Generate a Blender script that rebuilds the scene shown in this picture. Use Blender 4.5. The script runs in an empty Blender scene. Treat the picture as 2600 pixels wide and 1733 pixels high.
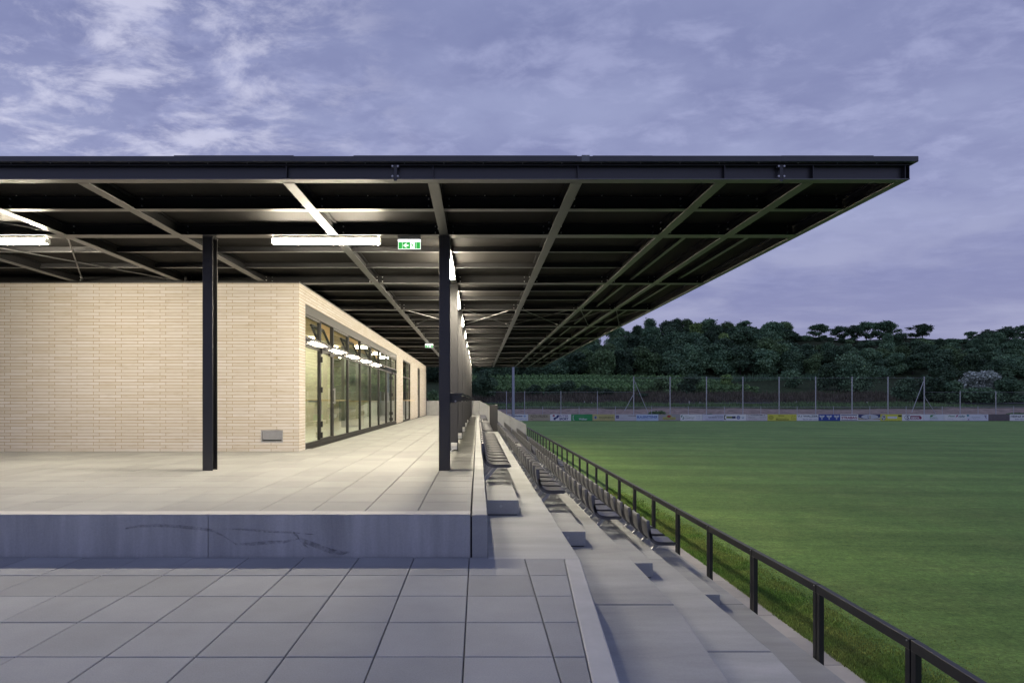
import bpy, math, random
import numpy as np
from mathutils import Vector, Matrix
random.seed(7); RNG = np.random.default_rng(11)
sc = bpy.context.scene
COL = sc.collection

# ------------------------------------------------------------------ camera, sky, exposure
F = 1468.7; CX = 1213.0; CY = 1015.5; H = 1.4286        # focal length / vanishing point of the photo (2600 px wide), eye height
cd = bpy.data.cameras.new('camera'); cam = bpy.data.objects.new('camera', cd); COL.objects.link(cam)
cam.location = (0, 0, H); cam.rotation_euler = (math.radians(90), 0, 0)
cd.sensor_width = 36; cd.sensor_fit = 'HORIZONTAL'; cd.lens = 36 * F / 2600
cd.shift_x = (1300 - CX) / 2600; cd.shift_y = (CY - 866.5) / 2600
cd.clip_start = .05; cd.clip_end = 3000
sc.camera = cam
sc.render.engine = 'CYCLES'
sc.view_settings.view_transform = 'Standard'; sc.view_settings.look = 'None'
sc.view_settings.exposure = 0.0; sc.view_settings.gamma = 1
sc.cycles.use_denoising = True
sc.cycles.sample_clamp_indirect = 5
sc.cycles.max_bounces = 7; sc.cycles.diffuse_bounces = 4; sc.cycles.glossy_bounces = 4
sc.cycles.transparent_max_bounces = 12
LAMP = 310.0       # radiance of the fluorescent tubes
ROOM = 60.0       # radiance of the ceiling panels in the clubroom

def build_world():
    w = bpy.data.worlds.new('World'); sc.world = w; w.use_nodes = True
    nt = w.node_tree; N = nt.nodes; L = nt.links; N.clear()
    out = N.new('ShaderNodeOutputWorld'); bg = N.new('ShaderNodeBackground'); L.new(bg.outputs[0], out.inputs[0])
    tc = N.new('ShaderNodeTexCoord'); sep = N.new('ShaderNodeSeparateXYZ'); L.new(tc.outputs['Generated'], sep.inputs[0])
    def math_(op, a, b=None, c=None, clamp=False):
        n = N.new('ShaderNodeMath'); n.operation = op; n.use_clamp = clamp
        for i, v in enumerate((a, b, c)):
            if v is None: continue
            if isinstance(v, (int, float)): n.inputs[i].default_value = v
            else: L.new(v, n.inputs[i])
        return n.outputs[0]
    def noise(vec, s, d, r, dist=0):
        n = N.new('ShaderNodeTexNoise'); n.inputs['Scale'].default_value = s; n.inputs['Detail'].default_value = d
        n.inputs['Roughness'].default_value = r; n.inputs['Distortion'].default_value = dist
        L.new(vec, n.inputs['Vector']); return n.outputs[0]
    def ramp(f, pts):
        n = N.new('ShaderNodeValToRGB'); n.color_ramp.interpolation = 'EASE'
        e = n.color_ramp.elements
        while len(e) < len(pts): e.new(.5)
        for k, (p, c) in enumerate(pts): e[k].position = p; e[k].color = (*c, 1)
        L.new(f, n.inputs[0]); return n.outputs[0]
    def mix(f, a, b):
        n = N.new('ShaderNodeMix'); n.data_type = 'RGBA'
        if isinstance(f, (int, float)): n.inputs[0].default_value = f
        else: L.new(f, n.inputs[0])
        for i, v in ((6, a), (7, b)):
            if isinstance(v, tuple): n.inputs[i].default_value = (*v, 1)
            else: L.new(v, n.inputs[i])
        return n.outputs[2]
    z = math_('MAXIMUM', sep.outputs[2], 0.0)
    inv = math_('DIVIDE', 1.0, math_('ADD', z, 0.16))
    px = math_('MULTIPLY', sep.outputs[0], inv); py = math_('MULTIPLY', sep.outputs[1], inv)
    cmb = N.new('ShaderNodeCombineXYZ'); L.new(px, cmb.inputs[0]); L.new(py, cmb.inputs[1])
    mp = N.new('ShaderNodeMapping'); mp.inputs['Rotation'].default_value = (0, 0, math.radians(38)); mp.inputs['Scale'].default_value = (.85, 1.25, 1)
    mp.inputs['Location'].default_value = (3.1, .7, 0)
    L.new(cmb.outputs[0], mp.inputs[0])
    big = noise(mp.outputs[0], 1.1, 3, .5, .25)
    mid = noise(mp.outputs[0], 3.2, 9, .56, .35)
    fine = noise(mp.outputs[0], 9, 9, .6, .25)
    base = ramp(z, [(0.0, (.35, .35, .52)), (.12, (.365, .38, .565)), (.32, (.32, .352, .56)), (.8, (.255, .29, .50))])
    dark = ramp(z, [(0.0, (.31, .315, .49)), (.2, (.235, .255, .455)), (.7, (.20, .23, .42))])
    cl = math_('ADD', math_('MULTIPLY', big, .62), math_('MULTIPLY', mid, .38))
    cover = ramp(cl, [(.36, (0, 0, 0)), (.58, (1, 1, 1))])
    c1 = mix(cover, base, dark)
    # thin lit wisps
    wis = math_('ADD', math_('MULTIPLY', mid, .45), math_('MULTIPLY', fine, .55))
    wmask = ramp(wis, [(.46, (0, 0, 0)), (.66, (1, 1, 1))])
    up = math_('MULTIPLY', math_('MULTIPLY', wmask, .42), ramp(z, [(.10, (.12, .12, .12)), (.34, (1, 1, 1))]))
    c2 = mix(up, c1, (.47, .50, .74))
    # brighter broken cloud in the west (left of the photograph)
    dp = N.new('ShaderNodeVectorMath'); dp.operation = 'DOT_PRODUCT'; L.new(tc.outputs['Generated'], dp.inputs[0])
    d = Vector((-.80, .80, .50)).normalized(); dp.inputs[1].default_value = d
    west = ramp(dp.outputs['Value'], [(.78, (0, 0, 0)), (.985, (1, 1, 1))])
    mid2 = noise(mp.outputs[0], 5.2, 11, .64, .3)
    patch = ramp(mid2, [(.45, (0, 0, 0)), (.66, (1, 1, 1))])
    wm = math_('MULTIPLY', west, patch)
    c3 = mix(math_('MULTIPLY', wm, .75), c2, (.66, .665, .83))
    # flat streaks near the horizon
    hz = N.new('ShaderNodeCombineXYZ'); L.new(math_('MULTIPLY', sep.outputs[0], 5.0), hz.inputs[0]); L.new(math_('MULTIPLY', sep.outputs[2], 42.0), hz.inputs[1])
    hs = noise(hz.outputs[0], 1.0, 5, .55, .2)
    hmask = math_('MULTIPLY', ramp(hs, [(.56, (0, 0, 0)), (.70, (1, 1, 1))]), ramp(z, [(.02, (1, 1, 1)), (.2, (0, 0, 0))]))
    c4 = mix(math_('MULTIPLY', hmask, .5), c3, (.25, .265, .45))
    L.new(c4, bg.inputs[0]); bg.inputs[1].default_value = 1.05
build_world()

# ------------------------------------------------------------------ helpers
def at(px, py, Y):                       # pixel of the 2600 px photo + depth -> world point
    return Vector(((px - CX) / F * Y, Y, H - (py - CY) / F * Y))
def tag(o, label=None, cat=None, group=None, kind=None):
    if label: o['label'] = label
    if cat: o['category'] = cat
    if group: o['group'] = group
    if kind: o['kind'] = kind
    return o
def thing(name, label, cat, loc=(0, 0, 0), group=None, rz=0):
    o = bpy.data.objects.new(name, None); COL.objects.link(o); o.location = loc; o.rotation_euler = (0, 0, rz)
    o.empty_display_size = .2
    return tag(o, label, cat, group)
def root_loc(p):
    v = Vector((0, 0, 0))
    while p: v += p.location; p = p.parent
    return v
def dup(root, loc, rz=None, label=None, group=None, scale=None):
    r = root.copy(); COL.objects.link(r); r.location = loc
    if rz is not None: r.rotation_euler = (0, 0, rz)
    if scale: r.scale = scale
    if label: r['label'] = label
    if group: r['group'] = group
    for ch in list(root.children):
        c = ch.copy(); COL.objects.link(c); c.parent = r
        for g in list(ch.children):
            e = g.copy(); COL.objects.link(e); e.parent = c
    return r
class MB:
    def __init__(s): s.v = []; s.f = []; s.m = []; s.t = []; s.smooth = []
    def poly(s, pts, faces, m=0, t=.5, sm=False):
        b = len(s.v); s.v += [tuple(p) for p in pts]
        for f in faces: s.f.append([b + i for i in f]); s.m.append(m); s.t.append(t); s.smooth.append(sm)
    def box(s, x0, x1, y0, y1, z0, z1, m=0, t=.5):
        s.poly([(x0,y0,z0),(x1,y0,z0),(x1,y1,z0),(x0,y1,z0),(x0,y0,z1),(x1,y0,z1),(x1,y1,z1),(x0,y1,z1)],
               [(0,3,2,1),(4,5,6,7),(0,1,5,4),(1,2,6,5),(2,3,7,6),(3,0,4,7)], m, t); return s
    def prism(s, a, b, m=0, t=.5):       # two congruent loops
        n = len(a)
        s.poly(list(a) + list(b), [tuple(range(n))[::-1], tuple(range(n, 2*n))] + [(i, (i+1) % n, n + (i+1) % n, n + i) for i in range(n)], m, t); return s
    def slab(s, x0, x1, y0, y1, z0, z1, ch=.004, m=0, t=.5, xr=None):   # paving slab with chamfered top, xr: right x at y0,y1
        a0, a1 = (xr if xr else (x1, x1))
        s.poly([(x0,y0,z0),(a0,y0,z0),(a1,y1,z0),(x0,y1,z0),
                (x0,y0,z1-ch),(a0,y0,z1-ch),(a1,y1,z1-ch),(x0,y1,z1-ch),
                (x0+ch,y0+ch,z1),(a0-ch,y0+ch,z1),(a1-ch,y1-ch,z1),(x0+ch,y1-ch,z1)],
               [(8,9,10,11),(4,5,9,8),(5,6,10,9),(6,7,11,10),(7,4,8,11),(0,1,5,4),(1,2,6,5),(2,3,7,6),(3,0,4,7)], m, t)
    def tube(s, p, q, r, n=8, m=0, r2=None, cap=True, sm=True, t=.5):
        p = Vector(p); q = Vector(q); r2 = r if r2 is None else r2
        d = (q - p).normalized(); u = d.orthogonal().normalized(); w = d.cross(u)
        A = [p + (u*math.cos(2*math.pi*i/n) + w*math.sin(2*math.pi*i/n))*r for i in range(n)]
        B = [q + (u*math.cos(2*math.pi*i/n) + w*math.sin(2*math.pi*i/n))*r2 for i in range(n)]
        s.poly(A + B, [(i, (i+1) % n, n + (i+1) % n, n + i) for i in range(n)], m, t, sm)
        if cap: s.poly(A, [tuple(range(n))[::-1]], m, t); s.poly(B, [tuple(range(n))], m, t)
        return s
    def bar(s, p, q, w, h, m=0, up=(0, 0, 1)):   # square bar between points
        p = Vector(p); q = Vector(q); d = (q - p).normalized(); a = d.cross(Vector(up)).normalized(); b = a.cross(d)
        o = [(-1,-1),(1,-1),(1,1),(-1,1)]
        s.prism([p + a*x*w/2 + b*y*h/2 for x, y in o], [q + a*x*w/2 + b*y*h/2 for x, y in o], m); return s
    def build(s, name, mats, parent=None, bevel=0, world=True, seg=1):
        me = bpy.data.meshes.new(name)
        off = root_loc(parent) if (parent and world) else Vector((0, 0, 0))
        me.from_pydata([tuple(Vector(p) - off) for p in s.v], [], s.f)
        for m in (mats if isinstance(mats, (list, tuple)) else [mats]): me.materials.append(m)
        me.polygons.foreach_set('material_index', s.m); me.polygons.foreach_set('use_smooth', s.smooth)
        at_ = me.attributes.new('tone', 'FLOAT', 'FACE'); at_.data.foreach_set('value', s.t)
        me.update()
        o = bpy.data.objects.new(name, me); COL.objects.link(o); o.parent = parent
        if bevel:
            b = o.modifiers.new('bevel', 'BEVEL'); b.width = bevel; b.segments = seg; b.limit_method = 'ANGLE'; b.angle_limit = math.radians(50)
        return o

def mat(name, col, rough=.6, var=.12, scale=3.0, bump=0.0, bscale=60., tone=0.0, metal=0.0, ior=1.5, stretch=(1,1,1), det=6, tint=None, rvar=0.0, fine=0.0, fscale=90.):
    m = bpy.data.materials.new(name); m.use_nodes = True; nt = m.node_tree; N = nt.nodes; L = nt.links
    b = N['Principled BSDF']; b.inputs['Roughness'].default_value = rough; b.inputs['Metallic'].default_value = metal; b.inputs['IOR'].default_value = ior
    tc = N.new('ShaderNodeTexCoord'); mp = N.new('ShaderNodeMapping'); mp.inputs['Scale'].default_value = stretch
    L.new(tc.outputs['Object'], mp.inputs[0])
    n = N.new('ShaderNodeTexNoise'); n.inputs['Scale'].default_value = scale; n.inputs['Detail'].default_value = det; n.inputs['Roughness'].default_value = .6
    L.new(mp.outputs[0], n.inputs['Vector'])
    mr = N.new('ShaderNodeMapRange'); mr.inputs[1].default_value = .3; mr.inputs[2].default_value = .7; L.new(n.outputs[0], mr.inputs[0])
    mx = N.new('ShaderNodeMix'); mx.data_type = 'RGBA'
    c2 = tint if tint else tuple(c*(1+var) for c in col)
    mx.inputs[6].default_value = (*[c*(1-var) for c in col], 1); mx.inputs[7].default_value = (*c2, 1)
    L.new(mr.outputs[0], mx.inputs[0]); last = mx.outputs[2]
    def mulfac(last, sock, lo, hi):
        r = N.new('ShaderNodeMapRange'); r.inputs[1].default_value = 0; r.inputs[2].default_value = 1; r.inputs[3].default_value = lo; r.inputs[4].default_value = hi
        L.new(sock, r.inputs[0]); v = N.new('ShaderNodeVectorMath'); v.operation = 'SCALE'; L.new(last, v.inputs[0]); L.new(r.outputs[0], v.inputs['Scale']); return v.outputs[0]
    if tone:
        a = N.new('ShaderNodeAttribute'); a.attribute_name = 'tone'; last = mulfac(last, a.outputs['Fac'], 1-tone, 1+tone)
    if fine:
        n3 = N.new('ShaderNodeTexNoise'); n3.inputs['Scale'].default_value = fscale; n3.inputs['Detail'].default_value = 4; L.new(tc.outputs['Object'], n3.inputs['Vector'])
        last = mulfac(last, n3.outputs[0], 1-fine*2, 1+fine*2)
    L.new(last, b.inputs['Base Color'])
    if rvar:
        r = N.new('ShaderNodeMapRange'); r.inputs[3].default_value = rough-rvar; r.inputs[4].default_value = rough+rvar; L.new(n.outputs[0], r.inputs[0]); L.new(r.outputs[0], b.inputs['Roughness'])
    if bump:
        n2 = N.new('ShaderNodeTexNoise'); n2.inputs['Scale'].default_value = bscale; n2.inputs['Detail'].default_value = 5; L.new(tc.outputs['Object'], n2.inputs['Vector'])
        bp = N.new('ShaderNodeBump'); bp.inputs['Strength'].default_value = bump; bp.inputs['Distance'].default_value = .01
        L.new(n2.outputs[0], bp.inputs['Height']); L.new(bp.outputs[0], b.inputs['Normal'])
    return m
def emit(name, col, s):
    m = bpy.data.materials.new(name); m.use_nodes = True; N = m.node_tree.nodes; N.clear()
    e = N.new('ShaderNodeEmission'); e.inputs[0].default_value = (*col, 1); e.inputs[1].default_value = s
    o = N.new('ShaderNodeOutputMaterial'); m.node_tree.links.new(e.outputs[0], o.inputs[0]); return m
def glass_mat():
    m = bpy.data.materials.new('window_glass'); m.use_nodes = True; nt = m.node_tree; N = nt.nodes; L = nt.links; N.clear()
    t = N.new('ShaderNodeBsdfTransparent'); t.inputs[0].default_value = (.86, .91, .88, 1)
    g = N.new('ShaderNodeBsdfGlossy'); g.inputs['Roughness'].default_value = .015; g.inputs[0].default_value = (.95, .97, 1, 1)
    fr = N.new('ShaderNodeFresnel'); fr.inputs[0].default_value = 1.62
    mm = N.new('ShaderNodeMath'); mm.operation = 'MULTIPLY'; mm.use_clamp = True; L.new(fr.outputs[0], mm.inputs[0])
    ge = N.new('ShaderNodeNewGeometry'); sb = N.new('ShaderNodeMath'); sb.operation = 'MULTIPLY_ADD'; sb.inputs[1].default_value = -1.25; sb.inputs[2].default_value = 1.25; L.new(ge.outputs['Backfacing'], sb.inputs[0]); L.new(sb.outputs[0], mm.inputs[1])
    x = N.new('ShaderNodeMixShader'); L.new(mm.outputs[0], x.inputs[0]); L.new(t.outputs[0], x.inputs[1]); L.new(g.outputs[0], x.inputs[2])
    o = N.new('ShaderNodeOutputMaterial'); L.new(x.outputs[0], o.inputs[0]); return m
def brick_mat():
    m = mat('cream_clinker', (.56, .47, .36), .75, .10, 5)
    nt = m.node_tree; N = nt.nodes; L = nt.links; b = N['Principled BSDF']
    tc = N.new('ShaderNodeTexCoord'); sp = N.new('ShaderNodeSeparateXYZ'); L.new(tc.outputs['Object'], sp.inputs[0])
    ad = N.new('ShaderNodeMath'); ad.operation = 'ADD'; L.new(sp.outputs[0], ad.inputs[0]); L.new(sp.outputs[1], ad.inputs[1])
    cb = N.new('ShaderNodeCombineXYZ'); L.new(ad.outputs[0], cb.inputs[0]); L.new(sp.outputs[2], cb.inputs[1])
    br = N.new('ShaderNodeTexBrick'); L.new(cb.outputs[0], br.inputs['Vector'])
    br.offset = .26; br.offset_frequency = 2; br.squash = 1
    br.inputs['Scale'].default_value = 1; br.inputs['Brick Width'].default_value = .451; br.inputs['Row Height'].default_value = .0642
    br.inputs['Mortar Size'].default_value = .0065; br.inputs['Mortar Smooth'].default_value = .35; br.inputs['Bias'].default_value = 0.0
    br.inputs['Color1'].default_value = (.57, .545, .525, 1); br.inputs['Color2'].default_value = (.505, .465, .41, 1); br.inputs['Mortar'].default_value = (.34, .275, .18, 1)
    # cloudy burn marks inside the bricks
    mp = N.new('ShaderNodeMapping'); mp.inputs['Scale'].default_value = (2.2, 2.2, 14); L.new(tc.outputs['Object'], mp.inputs[0])
    n = N.new('ShaderNodeTexNoise'); n.inputs['Scale'].default_value = 1.6; n.inputs['Detail'].default_value = 6; n.inputs['Roughness'].default_value = .65; L.new(mp.outputs[0], n.inputs['Vector'])
    r = N.new('ShaderNodeValToRGB'); r.color_ramp.elements[0].position = .28; r.color_ramp.elements[0].color = (.80, .74, .63, 1); r.color_ramp.elements[1].position = .48; r.color_ramp.elements[1].color = (1.04, 1.02, 1.0, 1)
    L.new(n.outputs[0], r.inputs[0])
    mx = N.new('ShaderNodeMix'); mx.data_type = 'RGBA'; mx.blend_type = 'MULTIPLY'; mx.inputs[0].default_value = .8; L.new(br.outputs['Color'], mx.inputs[6]); L.new(r.outputs[0], mx.inputs[7])
    L.new(mx.outputs[2], b.inputs['Base Color'])
    bp = N.new('ShaderNodeBump'); bp.invert = True; bp.inputs['Strength'].default_value = .7; bp.inputs['Distance'].default_value = .006
    L.new(br.outputs['Fac'], bp.inputs['Height']); L.new(bp.outputs[0], b.inputs['Normal'])
    return m
def leaf_mat(name, c, c2, rnd=.25, sc_=.35):
    m = bpy.data.materials.new(name); m.use_nodes = True; nt = m.node_tree; N = nt.nodes; L = nt.links; b = N['Principled BSDF']
    b.inputs['Roughness'].default_value = .75; b.inputs['Specular IOR Level'].default_value = .25
    g = N.new('ShaderNodeNewGeometry'); tc = N.new('ShaderNodeTexCoord')
    n = N.new('ShaderNodeTexNoise'); n.inputs['Scale'].default_value = sc_; n.inputs['Detail'].default_value = 3; L.new(tc.outputs['Object'], n.inputs['Vector'])
    mr = N.new('ShaderNodeMapRange'); mr.inputs[1].default_value = .35; mr.inputs[2].default_value = .65; L.new(n.outputs[0], mr.inputs[0])
    mx = N.new('ShaderNodeMix'); mx.data_type = 'RGBA'; mx.inputs[6].default_value = (*c, 1); mx.inputs[7].default_value = (*c2, 1); L.new(mr.outputs[0], mx.inputs[0])
    oi = N.new('ShaderNodeObjectInfo'); a = N.new('ShaderNodeMapRange'); a.inputs[3].default_value = 1-rnd; a.inputs[4].default_value = 1+rnd; L.new(oi.outputs['Random'], a.inputs[0])
    a2 = N.new('ShaderNodeMapRange'); a2.inputs[3].default_value = .45; a2.inputs[4].default_value = 1.55; L.new(g.outputs['Random Per Island'], a2.inputs[0])
    q = N.new('ShaderNodeMath'); q.operation = 'MULTIPLY'; L.new(a.outputs[0], q.inputs[0]); L.new(a2.outputs[0], q.inputs[1])
    v = N.new('ShaderNodeVectorMath'); v.operation = 'SCALE'; L.new(mx.outputs[2], v.inputs[0]); L.new(q.outputs[0], v.inputs['Scale']); L.new(v.outputs[0], b.inputs['Base Color'])
    return m

M = {}
M['slab'] = mat('grey_concrete_slab', (.275, .287, .30), .8, .10, 1.6, .12, 160, tone=.09, fine=.10, fscale=120)
M['tslab'] = mat('terrace_slab', (.315, .318, .305), .78, .08, 1.4, .10, 160, tone=.08, fine=.04, fscale=200)
M['joint'] = mat('joint_sand', (.035, .035, .04), .9, .2, 8)
M['conc'] = mat('precast_concrete', (.33, .342, .347), .72, .19, 1.1, .06, 120, stretch=(.6, 2.6, 1), rvar=.08, tone=.24, fine=.06, fscale=70)
M['kerb'] = mat('light_kerb_concrete', (.41, .42, .425), .8, .10, 3, .15, 140)
M['wallc'] = mat('cast_wall_concrete', (.40, .41, .42), .78, .26, 1.5, .05, 120, stretch=(2.6, 1, .28), fine=.07, fscale=60)
M['cap'] = mat('lamplit_wall_coping', (.50, .49, .47), .75, .06, 3, .06, 120)  # pale coping concrete, with lamplight on the wall top put into its colour
M['steel'] = mat('anthracite_painted_steel', (.010, .010, .013), .42, .12, 9, .05, 220, ior=1.75, rvar=.06)
M['flange'] = mat('anthracite_lit_flange_steel', (.035, .035, .036), .42, .12, 7, .05, 220, ior=2.1, rvar=.06)  # same paint as the steel, paler to put bounced light into lower flanges
M['rail'] = mat('black_painted_rail', (.010, .010, .011), .45, .12, 12, .05, 200, ior=1.6)
M['web'] = mat('dull_anthracite_steel', (.012, .012, .013), .62, .15, 6, .04, 200, ior=1.35)
M['deck'] = mat('dark_roof_boarding', (.014, .013, .012), .8, .25, 2.2, .0, 60, ior=1.25, stretch=(1, .35, 1))
M['capm'] = mat('grey_roof_flashing', (.045, .046, .055), .45, .15, 4, .03, 90, ior=1.7)
M['capg'] = mat('bare_flashing_sleeve', (.18, .19, .20), .5, .2, 9)
M['bolt'] = mat('zinc_bolt', (.5, .5, .5), .35, .1, 20, metal=.8)
M['galv'] = mat('galvanised_steel', (.50, .51, .54), .42, .15, 9, metal=.55)
M['brick'] = brick_mat()
M['trim'] = mat('dark_window_frame', (.018, .017, .016), .55, .1, 8, ior=1.45)
M['stain'] = mat('stainless_sheet', (.42, .42, .42), .38, .12, 6, metal=.75)
M['glass'] = glass_mat()
M['room'] = mat('cream_room_wall', (.60, .56, .45), .8, .04, 2)
M['roomf'] = mat('pale_room_floor', (.48, .46, .38), .5, .05, 2)
M['roomc'] = mat('timber_room_ceiling', (.70, .52, .30), .7, .08, 3)
M['dull'] = mat('grey_room_partition', (.20, .21, .17), .7, .1, 2)
M['wood'] = mat('pale_wood', (.60, .44, .24), .55, .15, 4, stretch=(1, 8, 8))
M['seat'] = mat('grey_seat_plastic', (.118, .12, .128), .36, .06, 12, .05, 260, ior=1.6)
M['pvc'] = mat('white_plastic', (.62, .62, .60), .45, .04, 6)
M['lamp'] = emit('fluorescent_glow', (1, .885, .69), LAMP)
M['rlamp'] = emit('room_lamp_glow', (1, .93, .72), ROOM)
M['egr'] = emit('exit_green', (.05, .62, .10), .8)
M['ewh'] = emit('exit_white', (.92, 1, .92), 1.5)
M['etop'] = emit('exit_tube', (1, 1, 1), 5.)
M['dark'] = mat('near_black', (.012, .012, .014), .6, .1, 4)

# ------------------------------------------------------------------ levels of the place
T = .385            # terrace level
ZB = 3.846          # underside of the canopy beams
RISE, PITCH = .39, .835
EX = .0885          # outer face of the terrace edge beam
TX = [EX, .92, 1.755, 2.59, 3.40]                       # tread edges
TZ = [0.0, -RISE, -2*RISE, -3*RISE]
FZ = -1.556         # pitch
YK = [5.215, 5.165, 5.10, 5.05]                         # where the terracing bends
BEND = .088
Y_END = 41.0

# ---------------------------------------------------------------- terrain
PR = [(-400,-1.62),(84.5,-1.62),(90,-1.45),(106,-.15),(113,.35),(119.5,.70),(125.5,.74),(131,2.05),(139,2.85),(166,7.3),(218,24.4),(240,26),(300,27),(900,27)]
def hz(x, y):
    z = np.interp(y, [p[0] for p in PR], [p[1] for p in PR])
    k = np.clip((np.asarray(y)-150)/60, 0, 1)
    side = np.interp(x, [-300,-60,10,45,70,110,150,230,500], [-9,-7,-5,-3.2,.3,.8,-.3,-.2,-3])
    wob = .5*np.sin(np.asarray(x)*.13+np.asarray(y)*.05)+.35*np.sin(np.asarray(x)*.31+1.3)
    k2 = np.clip((np.asarray(y)-88)/20, 0, 1)
    return z + k*(side+wob) + k2*.12*np.sin(np.asarray(x)*.11+np.asarray(y)*.21)
def terrain():
    xs = np.concatenate([np.linspace(-500,-80,15), np.linspace(-72,280,150), np.linspace(300,900,16)])
    ys = np.concatenate([np.linspace(-300,60,10), np.linspace(84.5,240,120), np.linspace(250,900,16)])
    X, Y = np.meshgrid(xs, ys); Z = hz(X, Y)
    v = np.stack([X, Y, Z], -1).reshape(-1, 3); nx = len(xs); f = []
    for j in range(len(ys)-1):
        for i in range(nx-1): a = j*nx+i; f.append((a, a+1, a+nx+1, a+nx))
    me = bpy.data.meshes.new('ground'); me.from_pydata(v.tolist(), [], f); me.polygons.foreach_set('use_smooth', [True]*len(f))
    m = bpy.data.materials.new('ground_cover'); m.use_nodes = True; nt = m.node_tree; N = nt.nodes; L = nt.links; b = N['Principled BSDF']; b.inputs['Roughness'].default_value = .95; b.inputs['Specular IOR Level'].default_value = .1
    tc = N.new('ShaderNodeTexCoord'); sp = N.new('ShaderNodeSeparateXYZ'); L.new(tc.outputs['Object'], sp.inputs[0])
    n = N.new('ShaderNodeTexNoise'); n.inputs['Scale'].default_value = .12; n.inputs['Detail'].default_value = 7; L.new(tc.outputs['Object'], n.inputs['Vector'])
    n2 = N.new('ShaderNodeTexNoise'); n2.inputs['Scale'].default_value = 1.1; n2.inputs['Detail'].default_value = 6; L.new(tc.outputs['Object'], n2.inputs['Vector'])
    w = N.new('ShaderNodeMath'); w.operation = 'MULTIPLY_ADD'; w.inputs[1].default_value = 9; L.new(n.outputs[0], w.inputs[0]); L.new(sp.outputs[1], w.inputs[2])
    w2 = N.new('ShaderNodeMath'); w2.operation = 'SUBTRACT'; w2.inputs[1].default_value = 4.5; L.new(w.outputs[0], w2.inputs[0])
    mr = N.new('ShaderNodeMapRange'); mr.inputs[1].default_value = 80; mr.inputs[2].default_value = 180; L.new(w2.outputs[0], mr.inputs[0])
    r = N.new('ShaderNodeValToRGB'); e = r.color_ramp.elements
    pts = [(0,(.07,.10,.04)),(.055,(.28,.22,.185)),(.25,(.31,.25,.20)),(.275,(.075,.085,.05)),(.39,(.055,.085,.04)),(.47,(.06,.05,.04)),(.57,(.075,.062,.05)),(.60,(.05,.075,.03)),(.85,(.045,.06,.028)),(1,(.04,.05,.025))]
    while len(e) < len(pts): e.new(.5)
    for k, (p, c) in enumerate(pts): e[k].position = p; e[k].color = (*c, 1)
    L.new(mr.outputs[0], r.inputs[0])
    mr2 = N.new('ShaderNodeMapRange'); mr2.inputs[1].default_value = .3; mr2.inputs[2].default_value = .7; mr2.inputs[3].default_value = .6; mr2.inputs[4].default_value = 1.4; L.new(n2.outputs[0], mr2.inputs[0])
    v_ = N.new('ShaderNodeVectorMath'); v_.operation = 'SCALE'; L.new(r.outputs[0], v_.inputs[0]); L.new(mr2.outputs[0], v_.inputs['Scale']); L.new(v_.outputs[0], b.inputs['Base Color'])
    me.materials.append(m); o = bpy.data.objects.new('ground', me); COL.objects.link(o); tag(o, kind='structure')
terrain()
# country road with its pale edge line
road = MB()
xs = np.linspace(-60, 120, 61)
for a, b_ in zip(xs[:-1], xs[1:]):
    za = [float(hz(a, y)) + .10 for y in (119.6, 124.8)]; zb = [float(hz(b_, y)) + .10 for y in (119.6, 124.8)]
    road.poly([(a,119.6,za[0]),(b_,119.6,zb[0]),(b_,124.8,zb[1]),(a,124.8,za[1])], [(0,1,2,3)], 0)
    road.poly([(a,119.9,za[0]+.03),(b_,119.9,zb[0]+.03),(b_,120.15,zb[0]+.03),(a,120.15,za[0]+.03)], [(0,1,2,3)], 1)
tag(road.build('road', [mat('road_asphalt', (.07,.07,.075), .85), mat('road_line', (.34,.36,.36), .7)]), kind='structure')

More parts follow.
